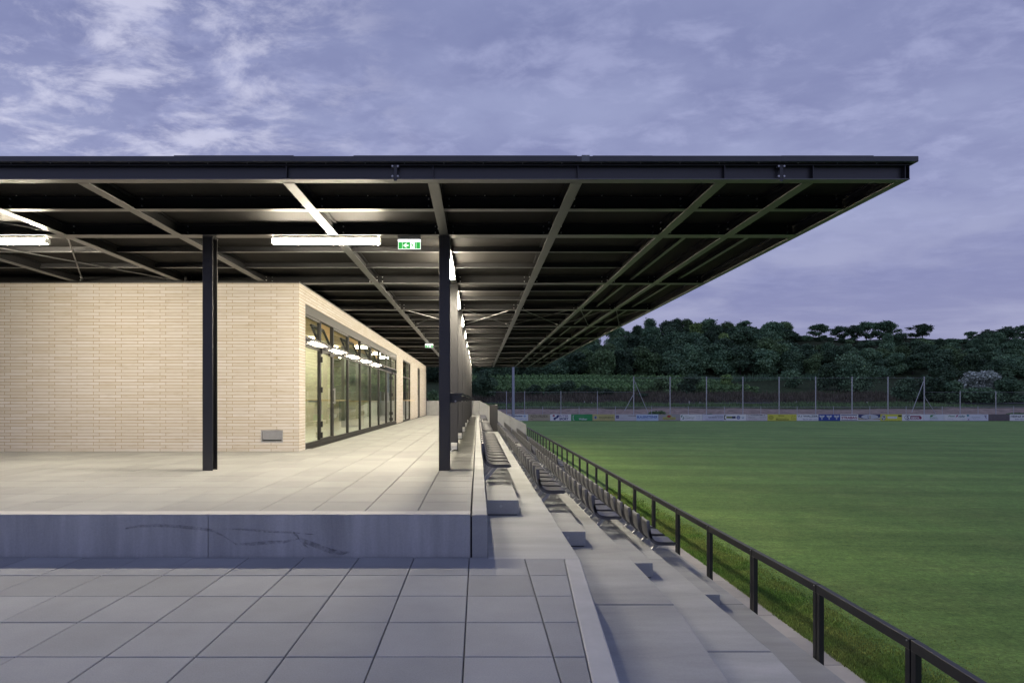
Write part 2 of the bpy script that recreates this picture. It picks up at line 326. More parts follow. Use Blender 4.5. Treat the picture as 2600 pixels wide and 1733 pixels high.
# ---------------------------------------------------------------- pitch
def pitch_mat(name, base, dry, stripe=True):
    m = bpy.data.materials.new(name); m.use_nodes = True; nt = m.node_tree; N = nt.nodes; L = nt.links; b = N['Principled BSDF']
    b.inputs['Roughness'].default_value = .9; b.inputs['Specular IOR Level'].default_value = .15
    b.inputs['Sheen Weight'].default_value = .13; b.inputs['Sheen Roughness'].default_value = .6; b.inputs['Sheen Tint'].default_value = (.6, .75, .5, 1)
    tc = N.new('ShaderNodeTexCoord'); sp = N.new('ShaderNodeSeparateXYZ'); L.new(tc.outputs['Object'], sp.inputs[0])
    def nz(s, d, st=(1,1,1), rgh=.6):
        mp = N.new('ShaderNodeMapping'); mp.inputs['Scale'].default_value = st; L.new(tc.outputs['Object'], mp.inputs[0])
        n = N.new('ShaderNodeTexNoise'); n.inputs['Scale'].default_value = s; n.inputs['Detail'].default_value = d; n.inputs['Roughness'].default_value = rgh; L.new(mp.outputs[0], n.inputs['Vector']); return n.outputs[0]
    def rng(s, a, c, lo, hi):
        r = N.new('ShaderNodeMapRange'); r.inputs[1].default_value = a; r.inputs[2].default_value = c; r.inputs[3].default_value = lo; r.inputs[4].default_value = hi; L.new(s, r.inputs[0]); return r.outputs[0]
    mx = N.new('ShaderNodeMix'); mx.data_type = 'RGBA'; mx.inputs[6].default_value = (*base, 1); mx.inputs[7].default_value = (*dry, 1)
    L.new(rng(nz(.55, 9, (1, 1, 1), .68), .46, .74, 0, 1), mx.inputs[0]); last = mx.outputs[2]
    def mul(last, s):
        v = N.new('ShaderNodeVectorMath'); v.operation = 'SCALE'; L.new(last, v.inputs[0]); L.new(s, v.inputs['Scale']); return v.outputs[0]
    last = mul(last, rng(nz(26, 6, (1, 1, 1), .75), .3, .7, .5, 1.5))
    last = mul(last, rng(nz(9, 6, (1, 1, 1), .8), .3, .7, .74, 1.26))
    last = mul(last, rng(nz(4.5, 5, (.45, 1.3, 1), .8), .3, .7, .72, 1.28))
    last = mul(last, rng(nz(.09, 4), .3, .7, .88, 1.14))
    if stripe:
        sn = N.new('ShaderNodeMath'); sn.operation = 'SINE'; ky = N.new('ShaderNodeMath'); ky.operation = 'MULTIPLY_ADD'; ky.inputs[1].default_value = .22; L.new(sp.outputs[0], ky.inputs[0]); L.new(sp.outputs[1], ky.inputs[2]); k = N.new('ShaderNodeMath'); k.operation = 'MULTIPLY'; k.inputs[1].default_value = math.pi/1.9; L.new(ky.outputs[0], k.inputs[0]); L.new(k.outputs[0], sn.inputs[0])
        last = mul(last, rng(sn.outputs[0], -.6, .6, .92, 1.08))
        k2 = nz(.7, 3, (.10, 2.2, 1)); last = mul(last, rng(k2, .35, .65, .90, 1.1))
    L.new(last, b.inputs['Base Color'])
    bp = N.new('ShaderNodeBump'); bp.inputs['Strength'].default_value = .9; bp.inputs['Distance'].default_value = .035; L.new(nz(34, 6, (1, 1, 1), .8), bp.inputs['Height']); L.new(bp.outputs[0], b.inputs['Normal'])
    return m
M['turf'] = pitch_mat('mown_turf', (.145, .26, .06), (.215, .32, .085))
PX0 = 4.14
p = MB()
ys = np.linspace(-12, 83.4, 40)
for a, b_ in zip(ys[:-1], ys[1:]): p.poly([(PX0-.0,a,FZ),(150,a,FZ),(150,b_,FZ),(PX0-.0,b_,FZ)], [(0,1,2,3)])
tag(p.build('field', M['turf']), kind='structure')

def blades():                              # real grass blades on the near part of the pitch
    n = 110000
    u = RNG.random(n); Y = 2.6 + 17*u**1.5
    X = PX0 - .05 + np.abs(RNG.normal(size=n))*(.55 + .5*RNG.random(n))*np.where(Y < 9, 1, np.clip(1-(Y-9)/14, .3, 1))*.8
    edge = (X < PX0 + .9)
    patch = .5 + .5*np.sin(X*3.1+np.sin(Y*2.3)*1.7)*np.sin(Y*2.6+X)
    h = np.where(edge, .022 + .030*RNG.random(n)*patch, .008 + .010*RNG.random(n))
    w = .0035 + .0025*RNG.random(n) + Y*.0004
    a = RNG.random(n)*2*math.pi; lean = (RNG.random(n)-.5)*.9; la = RNG.random(n)*2*math.pi
    v = np.zeros((n, 3, 3), np.float32)
    v[:,0] = np.stack([X-w*np.cos(a), Y-w*np.sin(a), np.full(n, FZ-.004)], -1)
    v[:,1] = np.stack([X+w*np.cos(a), Y+w*np.sin(a), np.full(n, FZ-.004)], -1)
    v[:,2] = np.stack([X+h*lean*np.cos(la), Y+h*lean*np.sin(la), FZ+h], -1)
    me = bpy.data.meshes.new('grass'); me.vertices.add(n*3); me.vertices.foreach_set('co', v.reshape(-1))
    me.loops.add(n*3); me.loops.foreach_set('vertex_index', np.arange(n*3, dtype=np.int32))
    me.polygons.add(n); me.polygons.foreach_set('loop_start', np.arange(n, dtype=np.int32)*3)
    me.update(calc_edges=True); me.validate()
    me.materials.append(leaf_mat('grass_blade', (.16, .30, .06), (.29, .34, .095), .0, 1.4))
    o = bpy.data.objects.new('grass', me); COL.objects.link(o)
    tag(o, 'short green grass along the near edge of the pitch', 'grass', kind='stuff')
blades()

# ---------------------------------------------------------------- lower forecourt paving + kerb
def kerb_x(y): return .781 - BEND*(5.20 - y)         # inner edge of the slanting kerb
g = MB(); g.box(-14, .42, -4, 5.27, -.22, -.034, 0); g.prism([(.42,-4,-.22),(kerb_x(-4)+.01,-4,-.22),(kerb_x(5.2)+.01,5.2,-.22),(.42,5.2,-.22)], [(.42,-4,-.034),(kerb_x(-4)+.01,-4,-.034),(kerb_x(5.2)+.01,5.2,-.034),(.42,5.2,-.034)])
tag(g.build('forecourt_floor', M['joint']), kind='structure')
g = MB(); jt = .0035
ysl = [5.272, 5.225] + [4.7235 - .5*k for k in range(18)]
xsl = [.4226] + [-.0769 - .5*k for k in range(28)]
for j in range(len(ysl)-1):
    y1, y0 = ysl[j], ysl[j+1]
    for i in range(len(xsl)-1):
        dz = random.uniform(-.0012, .0012)
        g.slab(xsl[i+1]+jt, xsl[i]-jt, y0+jt, y1-jt, -.04, dz, .004, 0, random.random())
    ya, yb = y0+jt, min(y1-jt, 5.21)
    if kerb_x(y0) > .45 and yb > ya: g.slab(.4226+jt, 0, ya, yb, -.04, random.uniform(-.001,.001), .004, 0, random.random(), xr=(kerb_x(ya)-.006, kerb_x(yb)-.006))
tag(g.build('forecourt_pavement', M['slab']), kind='structure')

# kerb runs beside the slanting part of the terracing
kt = thing('edge_kerb', 'pale concrete kerb strip slanting along the forecourt slabs beside the bare steps', 'kerb', (kerb_x(5.2), 5.2, 0))
for a, b_ in ((-4, 5.208),):
    q = MB(); q.prism([(kerb_x(a),a,-.5),(kerb_x(a)+.14,a,-.5),(kerb_x(b_)+.14,b_,-.5),(kerb_x(b_),b_,-.5)], [(kerb_x(a),a,.003),(kerb_x(a)+.14,a,.003),(kerb_x(b_)+.14,b_,.003),(kerb_x(b_),b_,.003)])
    q.build('kerb_stone', M['kerb'], kt, .008)

# ---------------------------------------------------------------- terracing
st = thing('grandstand_terracing', 'pale concrete terracing of four long steps running down to the pitch', 'grandstand', (1.7, 5.2, FZ))
TT = [.78, .50, .60, .22]  # tier tones: brightness steps from the light put into the concrete colour
def tread(k, y0, y1, gap=.006):
    q = MB(); x0, x1, z = TX[k]+.001, TX[k+1], TZ[k]
    q.box(x0-.06 if k else x0, x1, y0+gap, y1-gap, z-.16, z, 0, TT[k]+random.uniform(-.07,.07)); return q
slab_y = [[YK[0],8.0,12.9,17.8,22.7,27.6,32.5,37.4,Y_END], [YK[1],9.95,14.85,19.75,24.65,29.55,34.45,Y_END], [YK[2],8.03,12.93,17.83,22.73,27.63,32.53,37.43,Y_END], [YK[3],7.38,12.28,17.18,22.08,26.98,31.88,36.78,Y_END]]
for k in range(4):
    for a, b_ in zip(slab_y[k][:-1], slab_y[k][1:]):
        tread(k, a, b_, .003 if a != YK[k] else .0).build('step_slab', M['conc'], st, .011, seg=2)
    # slanting stretch in front of the bend
    y1 = YK[k]-.018; y0 = -4
    if k > 0:
        xa0, xa1 = TX[k]-.06, TX[k+1]
        f0 = lambda x, y, kk=k: x - BEND*(YK[kk]-y)
        q = MB(); q.prism([(f0(xa0,y0),y0,TZ[k]-.16),(f0(xa1,y0),y0,TZ[k]-.16),(f0(xa1,y1),y1,TZ[k]-.16),(f0(xa0,y1),y1,TZ[k]-.16)], [(f0(xa0,y0),y0,TZ[k]),(f0(xa1,y0),y0,TZ[k]),(f0(xa1,y1),y1,TZ[k]),(f0(xa0,y1),y1,TZ[k])], 0, [0,.55,.85,.2][k])  # slanting stretch, with light steps between tiers painted into its tone
        q.build('step_slab', M['conc'], st, .011, seg=2)
# risers under the treads
for k in range(4):
    q = MB(); z0 = TZ[k]-.155-(.24 if k < 3 else .3)
    q.box(TX[k+1]-.14, TX[k+1]-.004, YK[k]+.004, Y_END, z0, TZ[k]-.163)
    x = TX[k+1]; y0 = -4; y1 = YK[k]-.014
    if k:
        q.prism([(x-.14-BEND*(YK[k]-y0),y0,z0),(x-.004-BEND*(YK[k]-y0),y0,z0),(x-.004,y1,z0),(x-.14,y1,z0)], [(x-.14-BEND*(YK[k]-y0),y0,TZ[k]-.163),(x-.004-BEND*(YK[k]-y0),y0,TZ[k]-.163),(x-.004,y1,TZ[k]-.163),(x-.14,y1,TZ[k]-.163)])
    q.build('riser', M['conc'], st)
# step blocks in the aisles
aisles = [(7.18, 8.40), (17.45, 18.67), (29.35, 30.57)]
rown = ['top', 'second', 'third', 'bottom']
for ai, (y0, y1) in enumerate(aisles):
    for k in range(4):
        loc = (TX[k]+.22, (y0+y1)/2, TZ[k])
        t = ['in the nearest aisle', 'in the middle aisle', 'in the far aisle'][ai]
        bt = thing('step_block', f'low concrete step block on the {rown[k]} tier {t} between the seats', 'step block', loc, 'concrete step blocks in the aisles')
        q = MB(); x0 = TX[k] + (.018 if k == 0 else .0015); q.box(x0, TX[k]+.42, y0, y1, TZ[k]+.012, TZ[k]+.191, 0, .38); q.build('block', M['conc'], bt, .009, seg=2)
        q = MB(); q.box(x0+.02, TX[k]+.40, y0+.02, y1-.02, TZ[k]+.001, TZ[k]+.0118); q.build('bearing_pad', M['dark'], bt)
        if k < 2:
            q = MB(); q.tube((TX[k]+(.20 if k==0 else .2), y0-.0015, TZ[k]+.115), (TX[k]+.2, y0+.01, TZ[k]+.115), .019, 14); q.build('plug', M['kerb'], bt)

# path strip at the foot
q = MB(); q.box(3.0, PX0-.03, -4, 44, FZ-.25, FZ-.03); tag(q.build('path_floor', M['joint']), kind='structure')
q = MB(); y = -4
while y < 43:
    q.slab(3.26, PX0-.02+random.uniform(-.006,.006), y+.003, y+.747, FZ-.04, FZ+.012+random.uniform(-.002,.002), .005, 0, random.random()); y += .75
tag(q.build('path', mat('path_slab', (.40,.385,.36), .85, .12, 2.2, .12, 120, tone=.08)), kind='structure')

# ---------------------------------------------------------------- terrace
tw = thing('terrace_retaining_wall', 'grey cast concrete retaining wall with dark scuff marks at the front of the terrace', 'wall', (-4, 5.29, 0))
q = MB(); q.box(-14, -2.466, 5.286, 5.446, -.3, T-.004); q.build('wall_panel', M['wallc'], tw, .005)
q = MB(); q.box(-2.462, -.068, 5.286, 5.446, -.3, T-.004); q.build('wall_panel', M['wallc'], tw, .005)
q = MB(); q.box(-14, -.070, 5.2875, 5.4475, T-.0035, T+.0015); q.build('coping', M['cap'], tw)
sm = bpy.data.materials.new('rubber_scuff'); sm.use_nodes = True; nt = sm.node_tree; b = nt.nodes['Principled BSDF']; b.inputs['Base Color'].default_value = (.085, .09, .105, 1); b.inputs['Roughness'].default_value = .9
n = nt.nodes.new('ShaderNodeTexNoise'); n.inputs['Scale'].default_value = 22; n.inputs['Detail'].default_value = 6; tcn = nt.nodes.new('ShaderNodeTexCoord'); nt.links.new(tcn.outputs['Object'], n.inputs['Vector'])
rr = nt.nodes.new('ShaderNodeMapRange'); rr.inputs[1].default_value = .35; rr.inputs[2].default_value = .72; rr.inputs[3].default_value = 0; rr.inputs[4].default_value = .42; nt.links.new(n.outputs[0], rr.inputs[0]); nt.links.new(rr.outputs[0], b.inputs['Alpha'])
def scuff(pts, w):
    q = MB(); P = [at(x, y, 5.284) for x, y in pts]
    for k in range(len(P)-1):
        a, c = P[k], P[k+1]; wa = w*(.35+.65*math.sin(math.pi*(k)/(len(P)-1)+.2)); wb = w*(.35+.65*math.sin(math.pi*(k+1)/(len(P)-1)))
        q.poly([(a.x,5.2845,a.z-wa/2),(c.x,5.2845,c.z-wb/2),(c.x,5.2845,c.z+wb/2),(a.x,5.2845,a.z+wa/2)], [(0,1,2,3)])
    q.build('scuff_mark', sm, tw)
scuff([(318,1341),(350,1335),(400,1333),(450,1335),(500,1340),(540,1346),(570,1361),(600,1381)], .03)
scuff([(598,1380),(640,1380),(680,1376),(720,1375),(760,1366)], .035)
scuff([(565,1342),(620,1343),(680,1348),(740,1351),(800,1356)], .022)
scuff([(745,1352),(770,1372),(800,1383),(840,1398),(870,1403),(890,1399)], .05)
scuff([(755,1362),(770,1380),(785,1392)], .03)

eb = thing('terrace_edge_beam', 'long pale concrete edge beam along the terrace above the top seat row', 'edge beam', (0, 5.29, 0))
for a, b_ in zip([5.2865, 10.4, 15.4, 20.4, 25.4, 30.4, 35.4], [10.397, 15.397, 20.397, 25.397, 30.397, 35.397, Y_END-.002]):
    q = MB(); q.box(-.053, EX, a, b_, -.28, T-.002); q.build('beam_segment', M['conc'], eb, .006)
q = MB(); q.box(-14, -.055, 5.449, Y_END, -.3, T-.05); tag(q.build('terrace_base_floor', M['joint']), kind='structure')
q = MB(); y = 5.456; r_ = 0
while y < Y_END-.1:
    x = -.0665; r_ += 1
    while x > -13:
        if not (x-.5 < -3.95 and y > 12.1):
            q.slab(x-.5+.003, x-.003, y+.003, min(y+.497, Y_END-.003), T-.06, T+random.uniform(-.001,.0008), .004, 0, random.random())
        x -= .5
    y += .5
tag(q.build('terrace_floor', M['tslab']), kind='structure')

# ---------------------------------------------------------------- canopy
cn = thing('canopy_roof', 'flat dark steel canopy roof on slim columns over terrace and seats', 'canopy', (-.494, 8.545, T))
XE = 4.737; XW = -14.0; Y0 = 6.34; Y1 = 42.2; YC = [8.545+3.5*k for k in range(10)]
BH = .165
def ibeam_x(x0, x1, yc, z0, h=BH, w=.10, tf=.010, tw_=.008, q=None):      # I-beam along X
    q = q or MB()
    q.box(x0, x1, yc-w/2, yc+w/2, z0, z0+tf, 1); q.box(x0, x1, yc-w/2, yc+w/2, z0+h-tf, z0+h, 0); q.box(x0+.001, x1-.001, yc-tw_/2, yc+tw_/2, z0+tf, z0+h-tf, 0); return q
def ibeam_y(xc, y0, y1, z0, h=BH, w=.10, tf=.010, tw_=.008, q=None):
    q = q or MB()
    q.box(xc-w/2, xc+w/2, y0, y1, z0, z0+tf, 1); q.box(xc-w/2, xc+w/2, y0, y1, z0+h-tf, z0+h, 0); q.box(xc-tw_/2, xc+tw_/2, y0+.001, y1-.001, z0+tf, z0+h-tf, 0); return q
SM = [M['steel'], M['flange'], M['bolt']]; SW = [M['web'], M['flange'], M['bolt']]
LX = [-12.3, -10.3, -8.24, -6.08, -4.40, -2.11, -.494, 1.10, 2.71, 3.68, XE-.045]
# fascia
q = ibeam_x(XW, XE, Y0+.055, ZB, w=.11)
q.box(XE-.052, XE-.044, Y0+.003, Y0+.05, ZB+.0105, ZB+BH-.0105, 0)
for x in (-2.10, -.49, 1.10, 2.71, 3.68): q.box(x-.004, x+.004, Y0+.003, Y0+.05, ZB+.0105, ZB+BH-.0105, 0)
q.build('front_fascia_beam', SM, cn)
for x in (-.905, 3.32):
    s_ = MB(); s_.box(x-.014, x+.022, Y0-.008, Y0-.002, ZB-.02, ZB+BH-.002, 0)
    for zz in (.03, .14):
        for dx in (-.028, .032): s_.tube((x+dx, Y0+.02, ZB+zz), (x+dx, Y0-.018, ZB+zz), .011, 8, 2)
    s_.build('splice_plate', SM, cn)
# edge beam along the pitch side, rear beam
q = ibeam_y(XE-.045, Y0+.112, Y1, ZB, w=.09); q.box(XE-.006, XE-.001, Y0+.003, Y0+.107, ZB+.0105, ZB+BH-.0105, 0); q.build('edge_fascia_beam', SM, cn)
ibeam_x(XW, XE-.09, Y1-.05, ZB, w=.10).build('rear_fascia_beam', SW, cn)
# main cross beams over the columns
for k, yc in enumerate(YC):
    ibeam_x(XW, XE-.092, yc, ZB, w=.17 if k == 0 else .15).build('cross_beam', SW, cn)
# intermediate beams
mids = [7.38, 41.1]
for yc in mids: ibeam_x(XW, XE-.092, yc, ZB+.003, h=BH-.006, w=.10).build('intermediate_beam', SW, cn)
# purlins
for k in range(9):
    for d in (1.21, 2.36):
        yc = YC[k]+d
        q = MB(); q.box(XW, 2.705, yc-.03, yc+.03, ZB+.075, ZB+.081, 1); q.box(XW, 2.705, yc-.004, yc+.004, ZB+.0815, ZB+BH+.002, 0); q.build('purlin', SW, cn)
for xc in (3.18, 4.15):
    q = MB(); q.box(xc-.03, xc+.03, YC[0]+.1, Y1-.1, ZB+.08, ZB+.086, 1); q.box(xc-.004, xc+.004, YC[0]+.1, Y1-.1, ZB+.0865, ZB+BH+.002, 0); q.build('edge_purlin', SW, cn)
# longitudinal beams, one length per bay
segs = [(Y0+.112, YC[0]-.087)] + [(YC[k]+(.087 if k == 0 else .077), YC[k+1]-.077) for k in range(9)] + [(YC[9]+.077, Y1-.102)]
for xc in LX[:-1]:
    for si, (a, b_) in enumerate(segs):
        w = .125 if si == 0 or xc < 2 else .11
        q = ibeam_y(xc, a, b_, ZB-.002 if si == 0 else ZB+.0015, h=BH-.004, w=w)
        if si > 0 and si < 7:                     # bolts at the far end
            for zz in (.06, .13): 
                for sx in (-.03, .03): q.tube((xc+sx, b_-.002, ZB+zz), (xc+sx, b_-.022, ZB+zz), .012, 6, 2)
        if si == 1:
            for zz in (.05, .14): q.tube((xc-.075, YC[0]-.2, ZB+zz), (xc-.075, YC[0]-.23, ZB+zz), .011, 6, 2)
        q.build('longitudinal_beam', SW, cn)
# end plates/bolts on the cross beams seen from the front
q = MB()
for yc in (7.38, YC[0], YC[1], YC[2]):
    for xc in LX[3:]:
        for sx in (-.13, .13):
            if xc+sx > XE-.1: continue
            q.box(xc+sx-.03, xc+sx+.03, yc-.012, yc-.006, ZB+.02, ZB+.15, 0)
            for zz in (.05, .14): q.tube((xc+sx, yc-.012, ZB+zz), (xc+sx, yc-.03, ZB+zz), .011, 6, 2)
q.build('cleat_bolts', SW, cn)
# roof boarding + flashing
q = MB(); q.box(XW, XE+.02, Y0-.01, Y1+.02, ZB+BH+.003, ZB+BH+.03); q.build('roof_boarding', M['deck'], cn)
q = MB(); q.box(XW, XE+.057, Y0-.055, Y1+.055, ZB+BH+.008, ZB+BH+.070)
q.build('roof_flashing', M['capm'], cn, .006)
q = MB()
for x0, x1, dz in ((-3.3,-2.0,.004), (-9,-5.4,-.003), (-1.35,1.08,.003), (1.25,1.9,.002), (3.3,4.3,.0025), (1.9,3.3,-.002)): q.box(x0, x1, Y0-.057-dz*.3, Y0-.02, ZB+BH+.012, ZB+BH+.0705+max(dz,.0005)*.8, 0)
q.build('flashing_lap', M['capm'], cn)
q = MB(); q.box(1.13, 1.215, Y0-.0605, Y0-.02, ZB+BH+.010, ZB+BH+.0765); q.build('flashing_sleeve', M['capg'], cn)
q = MB(); x = XW+.3
while x < XE-.1: q.tube((x, Y0-.02, ZB+BH+.009), (x, Y0-.02, ZB+BH+.002), .006, 6); x += .43
x = XW+.4
while x < XE-.2: q.tube((x, 7.31, ZB+BH-.004), (x, 7.31, ZB+BH+.004), .007, 6); x += .37
q.build('roof_screws', M['bolt'], cn)
# bracing
rods = MB()
def cross(x0, x1, y0, y1, r=.010, z=ZB+.045, first=True, second=True):
    for (a, b_) in (((x0,y0),(x1,y1)), ((x1,y0),(x0,y1))):
        A = Vector((a[0], a[1], z)); B = Vector((b_[0], b_[1], z))
        q = MB(); q.tube(A, B, r, 8); d = (B-A).normalized()
        for P, s_ in ((A, 1), (B, -1)): q.tube(P+d*s_*.12, P+d*s_*.30, r*2.1, 8)
        q.build('brace_rod', M['flange'], cn)
        z += .022
for a, b_ in ((-8.24,-6.08),): 
    for y0, y1 in ((Y0+.12, YC[0]-.09), (YC[0]+.09, YC[1]-.08)): cross(a+.06, b_-.06, y0, y1, .012)
for x0, x1 in zip(LX[5:-1], LX[6:]):
    cross(x0+.06, x1-.06, YC[2]+.08, YC[3]-.08)
for x0, x1 in zip(LX[5:9], LX[6:10]): cross(x0+.06, x1-.06, YC[7]+.08, YC[8]-.08)
# columns (H sections with base plate, cap plate)
def column(xc, yc, k, w=.16):
    q = MB(); z0 = T+.004; z1 = ZB-.012; y = yc-.003
    x0, x1 = xc-w/2, xc+w/2
    q.box(x0, x1, yc, yc+.012, z0, z1, 0); q.box(x0, x1, yc+.148, yc+.16, z0, z1, 0); q.box(xc-.005, xc+.005, yc+.0125, yc+.1475, z0, z1, 0)
    q.box(x0-.008, x1+.008, yc-.006, yc+.166, z1+.0005, z1+.0105, 0)
    q.build('column', SM, cn, .0015)
for k in range(10): column(-.4936, YC[k]-.003, k)
for k in range(1): column(-3.99, YC[k]-.003, k, .151)
column(-7.5+.0-.0, YC[0]-.003, 0, .151) if False else None
column(-10.9, YC[0]-.003, 0, .151)

# ---------------------------------------------------------------- lamps
def lamp(axis, c, label):
    t = thing('tube_light', label, 'light', c, 'tube lights under the canopy beams')
    x, y, z = c; hl = .8; w = .048
    q = MB(); d = MB(); e = MB(); s_ = MB()
    def bx(mb, a0, a1, b0, b1, z0, z1):
        if axis == 'x': mb.box(x+a0, x+a1, y+b0, y+b1, z0, z1)
        else: mb.box(x+b0, x+b1, y+a0, y+a1, z0, z1)
    bx(q, -hl+.03, hl-.03, -.045, .045, z-.038, z-.006)
    # diffuser with rounded underside
    prof = [(-w,-.042),(-w,-.068),(-.042,-.100),(-.015,-.112),(.015,-.112),(.042,-.100),(w,-.068),(w,-.042)]
    if axis == 'x': A = [(x-hl+.02, y+p_[0], z+p_[1]) for p_ in prof]; B = [(x+hl-.02, y+p_[0], z+p_[1]) for p_ in prof]
    else: A = [(x+p_[0], y-hl+.02, z+p_[1]) for p_ in prof]; B = [(x+p_[0], y+hl-.02, z+p_[1]) for p_ in prof]
    d.prism(A, B)
    bx(e, -hl, -hl+.018, -.05, .05, z-.105, z-.03); e2 = MB(); bx(e2, hl-.018, hl, -.05, .05, z-.105, z-.03); e2.build('end_cap', M['pvc'], t)
    for k in range(6):
        s_ = MB(); a = -hl+.12+k*(2*hl-.24)/5; bx(s_, a-.012, a+.012, -.062, .062, z-.062, z-.0395); s_.build('clip', M['bolt'], t)
    q.build('housing', M['pvc'], t); d.build('diffuser', M['lamp'], t); e.build('end_cap', M['pvc'], t)
lamp('x', (-2.235, YC[0], ZB-.004), 'glowing tube light under the front cross beam between the two steel columns')
lamp('x', (-7.15, YC[0], ZB-.004), 'glowing tube light at the left edge under the front cross beam')
ordn = ['nearest', 'second', 'third', 'fourth', 'fifth', 'sixth', 'seventh', 'eighth', 'farthest']
for k in range(9):
    lamp('y', (-.494, YC[k]+1.75, ZB-.002), f'tube light lengthwise behind the main column line, {ordn[k]} of the nine')
# a further row over the terrace outside the frame on the left side of the hall
def exit_sign(c, label, arrow=True):
    t = thing('exit_sign', label, 'exit sign', c, 'green exit signs')
    x, y, z = c
    q = MB(); q.box(x-.165, x+.165, y-.03, y+.05, z-.055, z-.006); q.box(x-.17, x-.164, y-.032, y+.052, z-.075, z-.01); q.box(x+.164, x+.17, y-.032, y+.052, z-.075, z-.01); q.build('housing', M['stain'], t)
    q = MB(); q.box(x-.160, x+.160, y-.028, y+.04, z-.080, z-.056); q.build('light_bar', M['etop'], t)
    q = MB(); q.box(x-.166, x+.166, y-.002, y+.006, z-.190, z-.082); q.build('edge_frame', M['ewh'], t)
    g_ = MB(); g_.box(x-.158, x+.158, y-.006, y-.0025, z-.183, z-.086); g_.build('green_panel', M['egr'], t)
    s_ = MB()
    def P(pts): 
        s_.prism([(x+a, y-.009, z+b_) for a, b_ in pts][::-1], [(x+a, y-.0065, z+b_) for a, b_ in pts][::-1])
    P([(-.104,-.183),(-.100,-.183),(-.100,-.086),(-.104,-.086)]); P([(.098,-.183),(.102,-.183),(.102,-.086),(.098,-.086)])
    # arrow
    P([(-.092,-.137),(-.048,-.103),(-.030,-.103),(-.062,-.128),(-.012,-.128),(-.012,-.146),(-.062,-.146),(-.030,-.171),(-.048,-.171)])
    # doorway with runner cut out in green
    P([(.012,-.183),(.078,-.183),(.078,-.092),(.012,-.092)])
    s_.build('symbol', M['ewh'], t)
    r_ = MB()
    def R(pts): r_.prism([(x+a, y-.0115, z+b_) for a, b_ in pts][::-1], [(x+a, y-.0095, z+b_) for a, b_ in pts][::-1])
    def limb(a, b_, w=.006):
        a = Vector(a); b_ = Vector(b_); d = (b_-a).normalized(); n_ = Vector((-d.y, d.x))*w/2
        R([tuple(a-n_), tuple(b_-n_), tuple(b_+n_), tuple(a+n_)])
    cx, cz = .036, -.107; R([(cx+.007*math.cos(a*math.pi/4), cz+.007*math.sin(a*math.pi/4)) for a in range(8)])
    limb((.038,-.117),(.047,-.142), .013); limb((.047,-.142),(.034,-.155)); limb((.034,-.155),(.028,-.172)); limb((.047,-.142),(.058,-.155)); limb((.058,-.155),(.071,-.158))
    limb((.036,-.120),(.022,-.128),.005); limb((.022,-.128),(.020,-.138),.005); limb((.042,-.119),(.056,-.128),.005); limb((.056,-.128),(.064,-.121),.005)
    r_.build('running_figure', M['egr'], t)
exit_sign((-1.007, YC[0]-.02, ZB-.004), 'lit green exit sign with arrow and running figure under the front cross beam')
exit_sign((-2.06, 24.5, ZB-.004), 'small lit exit sign far along the covered terrace beside the glass front')
bm_ = MB(); 

# ---------------------------------------------------------------- leaning counters on the columns, sockets
shown = {0:'nearest', 2:'second', 3:'third', 4:'fourth', 5:'fifth'}
for k in range(0, 8, 1):
    a = YC[k]+.17; b_ = YC[k+1]-.35
    t = thing('leaning_counter', f'dark metal leaning counter fixed between the columns, {ordn[k]} along the terrace edge', 'counter', (-.35, a, 1.45), 'leaning counters between the columns')
    q = MB(); q.box(-.452, -.235, a, b_, 1.505, 1.54); q.build('counter_top', [M['steel']], t, .003)
    for yy in (a+.002, b_-.03):
        q = MB(); pr = [(-.452,1.385),(-.36,1.385),(-.24,1.47),(-.24,1.5035),(-.452,1.5035)]
        q.prism([(x_, yy, z_) for x_, z_ in pr], [(x_, yy+.012, z_) for x_, z_ in pr]); q.build('bracket', M['steel'], t)
    q = MB(); q.tube((-.335, a-.002, 1.415), (-.335, a-.014, 1.415), .014, 8); q.build('bolt', M['bolt'], t)
for k in range(1, 6):
    t = thing('socket_box', f'small pale junction box at the foot of the {["nearest","second","third","fourth","fifth"][k-1]} column behind the front one', 'junction box', (-.5, YC[k]-.05, T), 'junction boxes at the column feet')
    q = MB(); y = YC[k]-.006; q.box(-.555, -.425, y-.075, y, T+.02, T+.165); q.build('box', M['galv'], t, .006)
    q = MB(); q.box(-.55, -.43, y-.079, y-.0755, T+.10, T+.16); q.build('lid', M['pvc'], t)
    q = MB(); q.tube((-.50, y-.06, T+.03), (-.535, y-.42, T+.02), .017, 8); q.build('cable', M['galv'], t)

# ---------------------------------------------------------------- clubhouse
BX = -3.63; BY0 = 11.75; BY1 = 40.4; WT = ZB-.012
ch = thing('clubhouse', 'cream clinker brick clubhouse with a tall glazed front under the canopy', 'building', (BX, BY0, T))
q = MB()
vx0, vx1, vz0, vz1 = -4.405, -3.957, .572, .824
q.box(-14, vx0, BY0, BY0+.3, T+.002, WT); q.box(vx1, BX-.001, BY0, BY0+.3, T+.002, WT)
q.box(vx0, vx1, BY0, BY0+.3, T+.002, vz0); q.box(vx0, vx1, BY0, BY0+.3, vz1, WT)
ops = [(12.18, 25.95, T+.003, 3.46), (28.06, 31.25, T+.003, 3.42), (34.9, 36.4, T+.003, 3.40)]
q.build('front_wall', M['brick'], ch)
q = MB(); y = BY0+.301
q2 = [(BY0+.301-.301, ops[0][0])] + [(ops[0][1], ops[1][0]), (ops[1][1], ops[2][0]), (ops[2][1], BY1)]
for i_, (a, b_) in enumerate(q2):
    if i_ == 0: q.box(BX-.0008, BX, BY0, BY0+.3, T+.002, WT); q.box(BX-.3, BX, BY0+.301, b_, T+.002, WT)
    else: q.box(BX-.3, BX, a, b_, T+.002, WT)
for (a, b_, z0, z1) in ops: q.box(BX-.3, BX, a, b_, z1, WT)
q.build('side_wall', M['brick'], ch)
